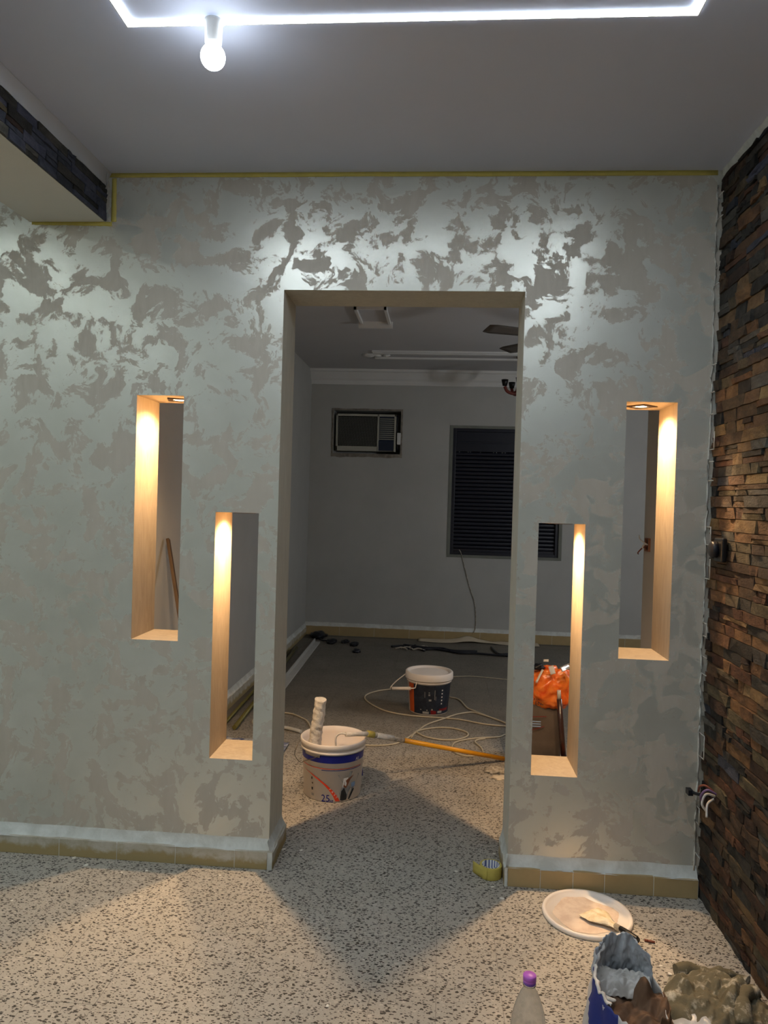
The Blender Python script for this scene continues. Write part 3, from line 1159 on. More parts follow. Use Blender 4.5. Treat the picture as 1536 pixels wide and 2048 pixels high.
b1c = V(-0.515, 0.815, 0)
t = thing('paint_bucket', 'white 25 kg paint bucket with blue band and red swoosh standing in the doorway', 'bucket', b1c, math.atan2(0.515, 3.77) * 1.0)
R0, R1, BH = 0.146, 0.163, 0.290
bucket_body(t, R0, R1, BH, M['white_plastic'])
cf = lambda s, z, o=0.0006: conical(R0, R1, BH, s, z, o)
ux = lambda u: R1 * math.asin(max(-1, min(1, (u - 661) / 64.0)))      # picture column on the label to arc length
vz = lambda u, v: (1605 - 14 * (1 - math.cos(ux(u) / R1)) - v) / 103.0 * 0.238   # picture row to height
decal('blue_band', lambda a, b: cf(-0.235 + 0.165 * a, 0.198 + 0.024 * b), 16, 1, M['blue_print'], t)
decal('blue_band', lambda a, b: cf(-0.235 + 0.060 * a, 0.222 + 0.014 * b), 8, 1, M['blue_print'], t)
decal('blue_band', lambda a, b: cf(-0.07 + 0.29 * a, 0.198 + 0.038 * b), 26, 1, M['blue_print'], t)
decal('thin_line', lambda a, b: cf(-0.20 + 0.38 * a, 0.1700 + 0.0030 * b - 0.004 * a), 26, 1, M['red_print'], t)
decal('thin_line', lambda a, b: cf(-0.06 + 0.24 * a, 0.1605 + 0.0030 * b), 18, 1, M['blue_print'], t)
sw = [(602, 1534, 0.5), (616, 1543, 2.5), (632, 1555, 4.5), (646, 1566, 6.0), (658, 1578, 7.5), (667, 1590, 9), (674, 1603, 10)]


def swoosh(a, b):
    i = min(int(a * 6), 5)
    f_ = a * 6 - i
    u = sw[i][0] + (sw[i + 1][0] - sw[i][0]) * f_
    v = sw[i][1] + (sw[i + 1][1] - sw[i][1]) * f_
    wd = sw[i][2] + (sw[i + 1][2] - sw[i][2]) * f_
    u += (b - .5) * wd
    return cf(ux(u), max(0.006, vz(u, v)), 0.0008)


decal('red_swoosh', swoosh, 24, 2, M['red_print'], t)


def bent(u0, v0, rot=0.0):
    c, s = math.cos(rot), math.sin(rot)
    return lambda x, y: cf(ux(u0) + x * c - y * s, vz(u0, v0) + x * s + y * c, 0.0011)


text_mesh('25', 0.050, bent(647, 1603), 'printed_lettering', M['blue_print'], t)
text_mesh('kg', 0.024, bent(659.5, 1604), 'printed_lettering', M['blue_print'], t)
for k, ch in enumerate('FAST'):
    u0, v0 = [(655, 1577), (660, 1583), (665, 1589), (669, 1595)][k]
    text_mesh(ch, 0.015, bent(u0, v0, -0.85), 'printed_lettering', M['white_print'], t)
text_mesh('AS', 0.022, bent(710, 1513), 'printed_lettering', M['white_print'], t)
for (u0, v0, w_, h_) in ((618, 1553, .008, .012), (619, 1564, .007, .007), (618.5, 1576, .010, .014), (619, 1589, .018, .012)):
    decal('printed_symbol', lambda a, b, u0=u0, v0=v0, w_=w_, h_=h_: cf(ux(u0) + (a - .5) * w_, vz(u0, v0) + (b - .5) * h_, 0.001), 2, 1, M['black_print'] if h_ != .012 or w_ < .01 else M['grey_print'], t)
# grey picture of a workman printed on the label, as plain shapes
fig = [(M['grey_print'], [(672, 1545), (700, 1537), (716, 1545), (706, 1575), (690, 1600), (680, 1602), (676, 1585), (684, 1563)]),
       (M['white_print'], [(684, 1552), (694, 1550), (690, 1570), (682, 1572)]),
       (M['brown_print'], [(684, 1570), (686, 1560), (693, 1553), (700, 1548), (705, 1545), (698, 1555), (694, 1566), (690, 1574)]),
       (M['black_print'], [(678, 1600), (680, 1580), (686, 1572), (692, 1588), (692, 1599), (684, 1601)]),
       (M['black_print'], [(695, 1598), (700, 1584), (705, 1574), (707, 1577), (702, 1590), (698, 1599)]),
       (M['light_blue_print'], [(700, 1563), (708, 1560), (708, 1570), (701, 1572)])]
for k, (mm, poly) in enumerate(fig):
    bm = bmesh.new()
    vs = [bm.verts.new(cf(ux(u), max(0.006, vz(u, v)), 0.0009 + 0.0004 * (k > 0) + 0.0002 * k)) for u, v in poly]
    ctr = bm.verts.new(cf(sum(ux(u) for u, v in poly) / len(poly), sum(max(0.006, vz(u, v)) for u, v in poly) / len(poly), 0.0014 + 0.0003 * k))
    for a, b in zip(vs, vs[1:] + vs[:1]):
        bm.faces.new((a, b, ctr))
    obj('printed_picture', bm, mm, t)
bm = bmesh.new()
hp = [conical(R0, R1, BH, ux(636), 0.236, 0.004), conical(R0, R1, BH, ux(622), 0.215, 0.012), conical(R0, R1, BH, ux(610), 0.195, 0.022), V(-0.162, -0.06, 0.170), V(-0.190, 0.0, 0.172), V(-0.20, 0.06, 0.185), V(-0.175, 0.10, 0.23), V(-0.12, 0.115, 0.245)]
add_tube(bm, spline(hp, 6), 0.0022, 6)
obj('bail_handle', bm, M['wire_metal'], t)
bm = bmesh.new()
add_lathe(bm, [(0, 0.175), (0.05, 0.176), (0.12, 0.174), (0.1525, 0.178), (0.1525, 0.17), (0, 0.17)], 40)
obj('paint_inside', bm, M['paint_wet'], t)
box('side_lug', (R1 * 0.93, 0.045, 0.085), (0.012, 0.035, 0.03), M['blue_print'], t, 0.003)

# roller sleeve standing in it
top, bot = V(-0.573, 0.73, 0.497), V(-0.615, 0.775, 0.182)
t = thing('roller_sleeve', 'thick white paint crusted roller sleeve standing up in the white bucket', 'paint roller', bot)
d = top - bot
bm = bmesh.new()


def sleeve(a, b):
    e1 = d.normalized().cross(V(0, 1, 0)).normalized()
    e2 = e1.cross(d.normalized())
    th = 2 * math.pi * a
    r_ = 0.0285 + 0.0010 * math.sin(th - b * 60) + 0.0045 * mnoise.noise(V(math.cos(th) * 1.6, math.sin(th) * 1.6, b * 9)) + 0.003 * mnoise.noise(V(math.cos(th) * 5, math.sin(th) * 5, b * 26)) + 0.005 * (1 - b)
    return d * b + (e1 * math.cos(th) + e2 * math.sin(th)) * r_


g = add_grid(bm, sleeve, 36, 60, True)
bm.faces.new(g[0])
tr = bm.faces.new(g[-1])
ins = bmesh.ops.inset_individual(bm, faces=[tr], thickness=0.010, depth=-0.02)
obj('nap', bm, M['crusted_white'], t)
bm = bmesh.new()
add_tube(bm, [d * 0.06, d * 0.94], 0.012, 12)
obj('core', bm, M['grey_plastic'], t)

# roller frame on the long extension pole
A = V(-0.445, 0.74, 0.322)
P1 = V(-0.335, 0.80, 0.312)
END = V(0.42, 1.405, 0.016)
dr = (END - P1).normalized()
P2 = P1 + dr * 0.235
t = thing('extension_pole', 'yellow roller extension pole leaning from bucket rim to the floor', 'pole', END)
W = lambda p: p - END
mk = lambda nm, a, b, r_, mt: obj(nm, add_tube(bmesh.new(), [W(a), W(a.lerp(b, .5)), W(b)], r_, 14), mt, t)
mk('grip', A, P1 - dr * 0.0, lambda q: 0.0125 + 0.002 * math.sin(q * 9), M['crusted_white'])
mk('tape_band', P1 - dr * 0.006, P1 + dr * 0.035, 0.0165, M['yellow_tape'])
mk('ferrule', P1 + dr * 0.035, P1 + dr * 0.055, 0.0135, M['grey_plastic'])
mk('white_sleeve', P1 + dr * 0.052, P1 + dr * 0.165, 0.0150, M['crusted_white'])
mk('grey_sleeve', P1 + dr * 0.163, P2, 0.0138, M['grey_plastic'])
mk('pole', P2, END - dr * 0.012, 0.0125, M['yellow_pole'])
mk('end_cap', END - dr * 0.014, END + dr * 0.012, 0.0105, M['orange_plastic'])
bm = bmesh.new()
add_tube(bm, [W(p) for p in spline([A + V(0.01, 0, 0), A + V(-0.02, 0, 0.004), A + V(-0.038, 0.0, -0.004), A + V(-0.05, 0.004, -0.025), A + V(-0.048, 0.01, -0.08), A + V(-0.048, 0.012, -0.135)], 5)], 0.005, 8)
obj('roller_frame', bm, M['crusted_white'], t)

# second bucket
b2c = V(-0.046, 2.40, 0)
t = thing('lidded_bucket', 'dark labelled paint bucket with white lid and orange stripe in the back room', 'bucket', b2c, math.atan2(0.046, 5.3))
r0, r1, bh = 0.139, 0.160, 0.275
bucket_body(t, r0, r1, bh, M['white_plastic'])
cg = lambda s, z, o=0.0006: conical(r0, r1, bh, s, z, o)
decal('dark_label', lambda a, b: cg(-0.125 + 0.36 * a, 0.010 + 0.208 * b, 0.0008), 36, 1, M['navy_label'], t)
decal('orange_stripe', lambda a, b: cg(-0.185 + 0.062 * a, 0.012 + 0.206 * b, 0.0010), 8, 1, M['orange_print'], t)
decal('red_patch', lambda a, b: cg(0.02 + 0.045 * a, 0.012 + (0.032 - 0.012 * a) * b, 0.0014), 6, 1, M['dark_red_print'], t)
decal('red_patch', lambda a, b: cg(0.09 + 0.10 * a, 0.030 + 0.018 * b, 0.0014), 8, 1, M['dark_red_print'], t)
decal('white_patch', lambda a, b: cg(-0.045 + 0.05 * a, 0.014 + 0.016 * b, 0.0014), 6, 1, M['grey_print'], t)
decal('white_patch', lambda a, b: cg(0.075 + 0.04 * a, 0.018 + 0.016 * b, 0.0016), 6, 1, M['grey_print'], t)
for (s_, z_, w_, h_) in ((0.005, 0.150, .013, .012), (0.004, 0.166, .008, .008), (0.012, 0.112, .020, .013), (-0.028, 0.150, .003, .04), (0.047, 0.150, .004, .07), (0.056, 0.125, .003, .03), (0.03, 0.045, .012, .010), (-0.01, 0.040, .010, .008), (-0.06, 0.042, .010, .007)):
    decal('printed_symbol', lambda a, b: cg(s_ + (a - .5) * w_, z_ + (b - .5) * h_, 0.0016), 2, 1, M['grey_print'], t)
for k in range(5):
    decal('printed_symbol', lambda a, b: cg(0.108 + (a - .5) * .010, 0.180 - 0.024 * k + (b - .5) * .010, 0.0016), 2, 1, M['white_print'], t)
bm = bmesh.new()
add_lathe(bm, [(0, bh + 0.006), (0.128, bh + 0.006), (0.150, bh + 0.004), (0.153, bh + 0.016), (0.166, bh + 0.018), (0.172, bh + 0.012), (0.173, bh - 0.030), (0.171, bh - 0.034), (0.1695, bh - 0.03), (0.169, bh + 0.001), (0, bh + 0.001)], 56)
obj('lid', bm, M['white_plastic'], t)
bm = bmesh.new()
gA, gB = V(-0.262, -0.095, 0.172), V(-0.128, -0.135, 0.188)
add_tube(bm, [gA, gA.lerp(gB, .5), gB], 0.012, 12)
obj('handle_grip', bm, M['white_plastic'], t)
bm = bmesh.new()
add_tube(bm, spline([gB + V(-.01, 0, 0), gB + V(0.03, -0.006, 0.006), V(-0.092, -0.146, 0.215), V(-0.080, -0.142, 0.255)], 5), 0.004, 8)
add_tube(bm, spline([gA + V(.01, 0, 0), gA + V(-0.012, 0.01, 0.002), V(-0.24, 0.0, 0.20), V(-0.172, 0.03, 0.252)], 5), 0.004, 8)
obj('bail_wire', bm, M['white_plastic'], t)
bm = bmesh.new()
add_tube(bm, [gA + V(-0.006, 0.002, 0), gA + V(0.0, 0, 0)], 0.0085, 12)
obj('grip_end', bm, M['black_plastic'], t)

# --- cables on the floor
Bz = lambda x, y, z=0.006: atz(560 + x / 3.072, 1220 + y / 3.072, z)


def cable(name, label, pts, r, m, cat='cable', grp=None, n=8, lift=None):
    pts = [Vector(p) for p in pts]
    o0 = pts[0].copy()
    path = spline([p - o0 for p in pts], n)
    bm = bmesh.new()
    add_tube(bm, path, r, 8)
    o = obj(name, bm, m)
    o.location = o0
    return tag(o, label, cat, grp)


coilR = thing('extension_cable', 'cream extension cable lying in loose loops around the lidded bucket and yellow pole', 'cable', Bz(900, 705, 0))
coilL = thing('extension_cable', 'cream cable on the floor left of the white bucket, behind the left jamb', 'cable', Bz(30, 632, 0))


def cable_run(root, pts):
    bm = bmesh.new()
    add_tube(bm, spline([Vector(p) - root.location for p in pts], 8), 0.0055, 8)
    return obj('cable_run', bm, M['cable_cream'], root)


cable_run(coilR, [Bz(*p) for p in ((470, 828), (520, 830), (600, 832), (690, 825), (750, 805), (830, 755), (900, 705), (1000, 670), (1090, 640), (1180, 628), (1230, 640), (1310, 665), (1385, 695), (1470, 745))])
cable_run(coilR, [Bz(*p) for p in ((775, 483), (700, 485), (600, 497), (530, 522), (530, 555), (600, 600), (680, 628), (800, 648), (950, 660), (1100, 672), (1250, 700), (1385, 714), (1480, 720))])
cable_run(coilR, [Bz(*p) for p in ((838, 752), (900, 780), (1000, 797), (1090, 795), (1150, 775), (1145, 750), (1070, 728), (980, 722), (890, 732), (835, 748), (808, 780))])
cable_run(coilR, [Bz(*p) for p in ((1042, 535), (1100, 550), (1150, 600), (1200, 622), (1300, 662), (1400, 700), (1480, 740))])
cable_run(coilR, [Bz(*p) for p in ((1480, 750), (1385, 765), (1340, 780), (1200, 788), (1100, 805), (1060, 830), (1070, 870), (1130, 895), (1200, 897))])
cable_run(coilR, [Bz(*p) for p in ((1250, 877), (1235, 845), (1200, 812), (1215, 797), (1260, 790))])
cable_run(coilL, [Bz(*p) for p in ((-40, 650), (30, 632), (80, 640), (130, 660), (165, 680), (190, 720))])
cable_run(coilL, [V(-0.99, 1.60, .006), V(-1.06, 1.72, .006), V(-1.16, 1.80, .006), V(-1.215, 1.90, .006), V(-1.20, 2.03, .006), V(-1.12, 2.14, .006), V(-0.98, 2.12, .006)])
cable('thin_cable', 'thin pale cable running right from the lid of the dark bucket', [Bz(*p) for p in ((1050, 410), (1120, 407), (1200, 408), (1400, 428), (1480, 440))], 0.003, M['cable_cream'])
cable('white_pipe', 'pale plastic pipe on the floor left of the white bucket', [atz(545, 1452, .013), atz(575, 1456, .013), atz(602, 1463, .013)], 0.012, M['pale_profile'], 'pipe')
cable('window_wire', 'grey wire hanging down the back wall from the shutter', [aty(870 + x / 4.654, 820 + y / 4.654, YB - .012) for x, y in ((225, 1300), (245, 1340), (280, 1480), (320, 1640), (365, 1780), (380, 1900), (375, 2030))] + [V(0.40, YB - 0.04, 0.10)], 0.004, M['grey_plastic'], 'wire')

# black cable bundles by the back wall
bb = thing('black_cable_bundle', 'tangled black cables stretched across the back floor behind the lidded bucket', 'cable', Bz(880, 240, 0))


def bundle(pts, r=0.012):
    bm = bmesh.new()
    add_tube(bm, spline([Bz(x, y, r + 0.002) - Bz(880, 240, 0) for x, y in pts], 6), r, 7)
    obj('cable_run', bm, M['cable_black'], bb)


bundle(((685, 224), (740, 220), (790, 225), (880, 240), (950, 240), (1020, 250), (1100, 264), (1200, 266), (1300, 275), (1400, 282), (1480, 290)), 0.011)
bundle(((760, 216), (830, 226), (900, 234), (1000, 238), (1060, 252), (1210, 256)), 0.016)
bundle(((760, 222), (790, 236), (830, 215), (860, 240), (890, 250), (880, 228)), 0.008)
bundle(((1298, 228), (1320, 252), (1350, 272), (1400, 270), (1470, 276)), 0.012)
bm = bmesh.new()
rr = random.Random(9)
for k in range(6):
    p = Bz(745 + 35 * k, 236 + rr.uniform(-6, 12), 0.010) - Bz(880, 240, 0)
    add_tube(bm, spline([p + V(-.06, 0, 0), p + V(0, .03, .01), p + V(.06, -.01, 0)], 4), 0.008, 6)
obj('grey_tie', bm, M['grey_plastic'], bb)
cable('thin_cable', 'thin dark cable by the back skirting at the right', [Bz(*p) for p in ((1280, 200), (1340, 203), (1400, 210), (1480, 214))], 0.004, M['cable_black'])


def crumple(name, label, cat, c, size, m, seed, n=10, grp=None, h=None):
    bm = bmesh.new()
    bmesh.ops.create_icosphere(bm, subdivisions=3, radius=1)
    for v in bm.verts:
        q = v.co.copy()
        k = 1 + 0.45 * mnoise.noise(q * 1.7 + V(seed, 0, 0)) + 0.25 * mnoise.noise(q * 4 + V(0, seed, 0))
        v.co = V(q.x * size[0] * k, q.y * size[1] * k, max(q.z * size[2] * k, -size[2] * 0.55))
    zmin = min(v.co.z for v in bm.verts)
    for v in bm.verts:
        v.co.z -= zmin
    for f in bm.faces:
        f.smooth = True
    o = obj(name, bm, m)
    o.location = (c[0], c[1], 0.0003)
    return tag(o, label, cat, grp)


GD = 'dark scraps by the far corner'
for (x, y, s, lab) in ((235, 168, 0.085, 'largest dark scrap of plastic nearest the far left corner'), (318, 202, 0.055, 'rounded dark scrap second from the far left corner'), (400, 200, 0.04, 'small dark scrap third from the far left corner'), (458, 218, 0.045, 'flat dark scrap near the black cables'), (470, 258, 0.04, 'tiny dark scrap lying nearest the doorway')):
    crumple('plastic_scrap', lab, 'scrap', Bz(x, y, 0), (s, s * 1.6, s * 0.5), M['cable_black'], x, grp=GD)
cable('thin_cable', 'short dark wire between the two largest scraps', [Bz(*p) for p in ((240, 180), (270, 188), (300, 186))], 0.006, M['cable_black'])

# masking paper against the back skirting
bm = bmesh.new()


def paper(a, b):
    x = -0.20 + 1.30 * a
    hump = 0.045 * math.exp(-((a - 0.42) / 0.10) ** 2) + 0.012 * (1 + mnoise.noise(V(a * 9, b * 2, 1)))
    return V(x, YB - 0.04 - 0.17 * (1 - b) * (0.75 + 0.25 * math.sin(a * 9)), 0.004 + hump * (0.3 + 0.7 * b))


add_grid(bm, paper, 40, 6)
o = tag(obj('paper_strip', bm, M['paper']), 'strip of beige masking paper lying along the back skirting', 'paper')
thicken(o, 0.001)

# rag by the right jamb
crumple('cloth_rag', 'grey crumpled rag on the floor beside the right jamb', 'rag', atz(990, 1543), (0.055, 0.05, 0.016), M['grey_plastic'], 4)
crumple('cloth_rag', 'flat off white scrap of cloth in front of the grey rag at the right jamb', 'rag', atz(1002, 1556), (0.06, 0.035, 0.006), M['paper'], 6)

# profiles along the left wall of the back room
for (p, q, r_, m, lab) in ((atz(469, 1455, .018), V(-1.40, 4.35, .018), 0.018, M['olive_metal'], 'front olive yellow metal tube lying along the left wall'),
                           (V(-1.37, 1.62, .016), V(-1.44, 4.2, .016), 0.011, M['olive_metal'], 'thinner olive tube tucked against the left skirting')):
    p, q = Vector(p), Vector(q)
    bm = bmesh.new()
    add_tube(bm, [V(0, 0, 0), (q - p) / 2, q - p], r_, 4 if r_ > .015 else 8)
    o = obj('metal_tube', bm, m)
    o.location = p
    tag(o, lab, 'tube', 'olive tubes by the left wall')
bm = bmesh.new()
pA, pB = V(-1.20, 2.2, 0), V(-1.255, 4.75, 0)
add_prism(bm, [V(-.03, 0, 0), V(.03, 0, 0), V(.03, 0, 0.012), V(-.022, 0, 0.012), V(-.022, 0, 0.045), V(-.03, 0, 0.045)], pB - pA)
o = obj('angle_profile', bm, M['pale_profile'])
o.location = pA
tag(o, 'long pale angle profile on the floor parallel to the left wall', 'profile')

# timber leaning on the left wall
a = atx(336, 1078, -1.452)
b = atx(358, 1222, -1.33)
dd = (b - a)
e = a + dd * ((a.z - 0.012) / (a.z - b.z))
bm = bmesh.new()
ax3 = (e - a).normalized()
s1 = ax3.cross(V(1, 0, 0)).normalized()
s2 = ax3.cross(s1)
q = [(-0.014, -0.008), (0.014, -0.008), (0.014, 0.008), (-0.014, 0.008)]
add_prism(bm, [s1 * u_ + s2 * v_ for u_, v_ in q], e - a)
o = obj('timber_batten', bm, M['wood'], None, 0.002)
o.location = a
tag(o, 'brown timber batten leaning on the wall behind the tall left niche', 'batten')

# blue film behind the low left niche
bm = bmesh.new()
add_grid(bm, lambda a, b: V(-0.22 + 0.44 * a, -0.14 + 0.30 * b, 0.010 + 0.022 * (1 + mnoise.noise(V(a * 7, b * 5, 3))) * (1 if 0.05 < a < .95 and .05 < b < .95 else 0.2)), 28, 20)
o = obj('plastic_sheet', bm, M['blue_film'])
o.location = (-1.10, 1.33, 0)
thicken(o, 0.0015)
tag(o, 'crumpled blue and white plastic sheet behind the low left niche', 'plastic sheet')

# ---- clutter seen through the low right niche
def sack(name, t, c, w_, d_, h_, m, seed, lean=0.0):
    bm = bmesh.new()

    def fn(a, b):
        th = 2 * math.pi * a
        cx_, sx_ = math.cos(th), math.sin(th)
        e_ = 0.45
        x = math.copysign(abs(cx_) ** e_, cx_) * w_ / 2
        y = math.copysign(abs(sx_) ** e_, sx_) * d_ / 2
        k = 0.92 + 0.12 * math.sin(math.pi * min(1, b * 1.15)) - 0.06 * b
        nz = 0.016 * mnoise.noise(V(x * 9 + seed, y * 9, b * 3)) + 0.010 * mnoise.noise(V(x * 24, y * 24 + seed, b * 8))
        return V(c[0] + x * k + nz + lean * b, c[1] + y * k + nz, h_ * b + 0.012 * mnoise.noise(V(x * 12, y * 12, seed)) * b)
    g = add_grid(bm, fn, 40, 16, True)
    bm.faces.new(g[0])
    tp = bm.faces.new(g[-1])
    bmesh.ops.inset_individual(bm, faces=[tp], thickness=0.02, depth=-0.012)
    return obj(name, bm, m, t)


lr = V(0.60, 1.50, 0)
t = thing('paper_sack', 'grey brown paper sack with bright orange plastic liner behind the low right niche', 'sack', lr)
sack('sack_body', t, (0, 0), 0.32, 0.18, 0.50, M['sack_grey'], 3)
front = lambda x, y: V(x, -0.094 - 0.012 * math.cos(x * 8), y)
decal('red_line', lambda a, b: front(-0.05 + 0.10 * a, 0.272 + 0.004 * b + 0.006 * a), 6, 1, M['dark_red_print'], t)
decal('red_line', lambda a, b: front(-0.05 + 0.09 * a, 0.19 + 0.03 * a + 0.004 * b), 6, 1, M['dark_red_print'], t)
for k in range(3):
    decal('blue_bar', lambda a, b: front(-0.05 + 0.07 * a, 0.245 - 0.014 * k + 0.007 * b), 6, 1, M['light_blue_print'], t)
text_mesh('ENE', 0.032, lambda x, y: front(x + 0.01, y + 0.345), 'printed_lettering', M['black_print'], t)
text_mesh('XERO', 0.022, lambda x, y: front(x + 0.0, y + 0.372), 'printed_lettering', M['black_print'], t)

# glossy orange plastic bag slumped on the sack
bm = bmesh.new()
bmesh.ops.create_icosphere(bm, subdivisions=5, radius=1)
for v in bm.verts:
    q = v.co.copy()
    k = 1 + 0.20 * mnoise.noise(q * 1.8 + V(9, 0, 0)) + 0.12 * mnoise.noise(q * 4.2) - 0.08 * abs(mnoise.noise(q * 7))
    v.co = V(0.09 + q.x * 0.155 * k, -0.04 + q.y * 0.10 * k, 0.43 + q.z * 0.135 * k)
for f in bm.faces:
    f.smooth = True
obj('orange_liner', bm, M['amber'], t)['label'] = 'bright orange plastic liner bulging over the top of the sack'
bulbp = V(sb.x, -0.945, ZC - 0.103)


def facet(name, c, sx, sy, m, roll):
    """glossy fold of film turned on purpose to mirror the bulb into the camera"""
    c = Vector(c)
    nrm = ((bulbp - c).normalized() + (EYE - c).normalized()).normalized()
    a1 = nrm.cross(V(0, 0, 1)).normalized()
    a2 = nrm.cross(a1)
    a1, a2 = a1 * math.cos(roll) + a2 * math.sin(roll), a2 * math.cos(roll) - a1 * math.sin(roll)
    bm = bmesh.new()
    add_grid(bm, lambda u, v: c - t.location + a1 * (u - .5) * sx + a2 * (v - .5) * sy - nrm * 0.0004 * ((u - .5) ** 2 + (v - .5) ** 2) * 4, 8, 8)
    o = obj(name, bm, m, t)
    thicken(o, 0.001)
    return o


m = NT('shiny_clear_film')
m.set(Base_Color=S(225, 222, 218), Roughness=0.06, Specular_IOR_Level=1.0, Metallic=0.7)
M['shiny'] = m.m
facet('film_fold', aty(1131, 1335, 1.30), 0.055, 0.030, M['shiny'], 0.55)
facet('film_fold', aty(1092, 1321, 1.34), 0.030, 0.014, M['pale_film'], 0.1)
facet('film_fold', aty(1104, 1340, 1.335), 0.030, 0.050, M['pale_film'], 0.4)
facet('film_fold', aty(1079, 1352, 1.36), 0.012, 0.085, M['pale_film'], -0.35)
crumple('black_glove', 'black crumpled glove on top of the paper sack behind the low right niche', 'glove', (0.60, 1.43), (0.035, 0.03, 0.02), M['cable_black'], 12).location.z = 0.548
t = thing('steel_tube', 'dark glossy steel tube leaning against the sack behind the low right niche', 'tube', (0.742, 1.28, 0.0))
bm = bmesh.new()
add_tube(bm, [V(0.005, 0.05, 0.06), V(-0.01, 0.055, 0.2), V(-0.03, 0.06, 0.40)], 0.015, 12)
obj('tube', bm, M['dark_steel'], t)
bm = bmesh.new()
add_tube(bm, [V(-0.03, 0.06, 0.40), V(-0.034, 0.061, 0.45)], 0.011, 12)
obj('end_sleeve', bm, M['pale_film'], t)
bm = bmesh.new()
add_box(bm, (-0.02, 0.05, 0.045), (0.17, 0.09, 0.03))
obj('foot', bm, M['dark_steel'], t, 0.008)
bm = bmesh.new()
add_lathe(bm, [(0, 0.002), (0.10, 0.002), (0.118, 0.010), (0.122, 0.028), (0.119, 0.028), (0.112, 0.012), (0, 0.008)], 40)
o = obj('orange_tray', bm, M['orange_plastic'])
o.location = (0.760, 1.262, 0)
tag(o, 'shallow round orange tray under the dark steel tube', 'tray')
cable('black_hose', 'thick black hose bent on the floor behind the low right niche', [V(0.50, 1.12, .012), V(0.555, 1.22, .012), V(0.60, 1.25, .012), V(0.58, 1.19, .012), V(0.54, 1.14, 0.012), V(0.50, 1.05, .012)], 0.011, M['cable_black'], 'hose')

# --- switch box with loose wires on the end of the right return wall
t = thing('wall_back_box', 'open brown switch box with loose wires seen through the tall right niche', 'switch box', (1.20, 1.40, 1.30))
bm = bmesh.new()
for (a, b, c, d) in ((-.035, .035, .030, .038), (-.035, .035, -.038, -.030), (-.038, -.030, -.038, .038), (.030, .038, -.038, .038)):
    add_box(bm, (-0.006, (a + b) / 2, (c + d) / 2), (0.014, b - a, d - c))
obj('box_rim', bm, M['backbox'], t)
bm = bmesh.new()
add_box(bm, (-0.002, 0, 0), (0.003, 0.062, 0.062))
obj('box_back', bm, M['black_plastic'], t)
for (m, pts) in ((M['white_wire'], ((-.004, .0, 0), (-.02, .02, .01), (-.035, .06, .03), (-.03, .09, .05))), (M['copper_wire'], ((-.004, .01, -.01), (-.025, .03, -.02), (-.04, .07, -.05), (-.03, .10, -.06))), (M['white_wire'], ((-.004, -.01, 0), (-.03, -.012, 0.0), (-.034, .0, -.02)))):
    bm = bmesh.new()
    add_tube(bm, spline(pts, 5), 0.004, 6)
    obj('wire', bm, m, t)

# --- black socket and wire tail on the slate wall
t = thing('wall_socket', 'black wall socket mounted on the slate wall near the plaster', 'socket', (XR - 0.024, -0.165, 1.362))
bm = bmesh.new()
add_box(bm, (-0.008, 0, 0), (0.020, 0.082, 0.088))
obj('plate', bm, M['black_plastic'], t, 0.006)
bm = bmesh.new()
add_lathe(bm, [(0, 0.022), (0.026, 0.022), (0.030, 0.018), (0.031, 0.0), (0, 0)], 28, Matrix.Translation((-0.016, 0.016, 0)) @ Matrix.Rotation(-math.pi / 2, 4, 'Y'))
obj('dial', bm, M['cable_black'], t)
t = thing('loose_wires', 'loose coloured wires with a black connector poking out of the slate wall', 'wires', (XR - 0.024, -0.15, 0.452))
for (m, pts, r_) in ((M['copper_wire'], ((0.01, 0, 0.01), (-.02, .01, .03), (-.035, .03, .02), (-.03, .06, -.01)), .004), (M['white_wire'], ((0.01, -.01, 0.0), (-.03, -.02, .01), (-.04, -.01, -.03), (-.02, 0.0, -.06)), .0045), (M['violet_wire'], ((0.01, -.02, .01), (-.03, -.03, .03), (-.045, -.01, .0), (-.03, .02, -.035)), .004), (M['white_wire'], ((0.01, .0, -.01), (-.02, -.01, -.03), (-.025, -.02, -.075)), .0045)):
    bm = bmesh.new()
    add_tube(bm, spline(pts, 6), r_, 7)
    obj('wire', bm, m, t)
bm = bmesh.new()
add_tube(bm, spline([(0.0, .02, -.01), (-.03, .05, -.018), (-.045, .085, -.024)], 4), 0.006, 7)
add_box(bm, (-0.050, 0.098, -0.027), (0.018, 0.034, 0.020))
obj('connector', bm, M['cable_black'], t)

# --- air conditioner in the back wall
ac = thing('air_conditioner', 'beige window air conditioner set in a rough hole in the back wall', 'air conditioner', ((AC0.x + AC1.x) / 2, YB + 0.05, AC1.z + 0.02))
L = lambda u, v, y=YB + 0.02: aty(u, v, y) - ac.location
x0, z1 = L(673, 827).x, L(673, 827).z
x1, z0 = L(791, 904).x, L(791, 904).z
bm = bmesh.new()
add_box(bm, ((x0 + x1) / 2, 0.13, (z0 + z1) / 2), (x1 - x0 - 0.01, 0.30, z1 - z0 - 0.01))
obj('housing', bm, M['ac_beige'], ac)
bm = bmesh.new()
xg = L(757, 850).x
for (a, b, c, d) in ((x0, x1, z1 - .025, z1), (x0, xg, z0, z0 + .055), (x0, x0 + .02, z0, z1), (xg - .012, xg + .006, z0, z1), (x1 - .022, x1, z0, z1)):
    add_box(bm, ((a + b) / 2, -0.030, (c + d) / 2), (b - a, 0.022, d - c))
obj('front_bezel', bm, M['ac_beige'], ac, 0.003)
bm = bmesh.new()
add_box(bm, ((x0 + xg) / 2, -0.018, (z0 + z1) / 2), (xg - x0 - .02, 0.004, z1 - z0 - .04))
zz = z0 + 0.066
while zz < z1 - 0.03:
    add_box(bm, ((x0 + xg) / 2, -0.025, zz), (xg - x0 - .036, 0.010, 0.006))
    zz += 0.0135
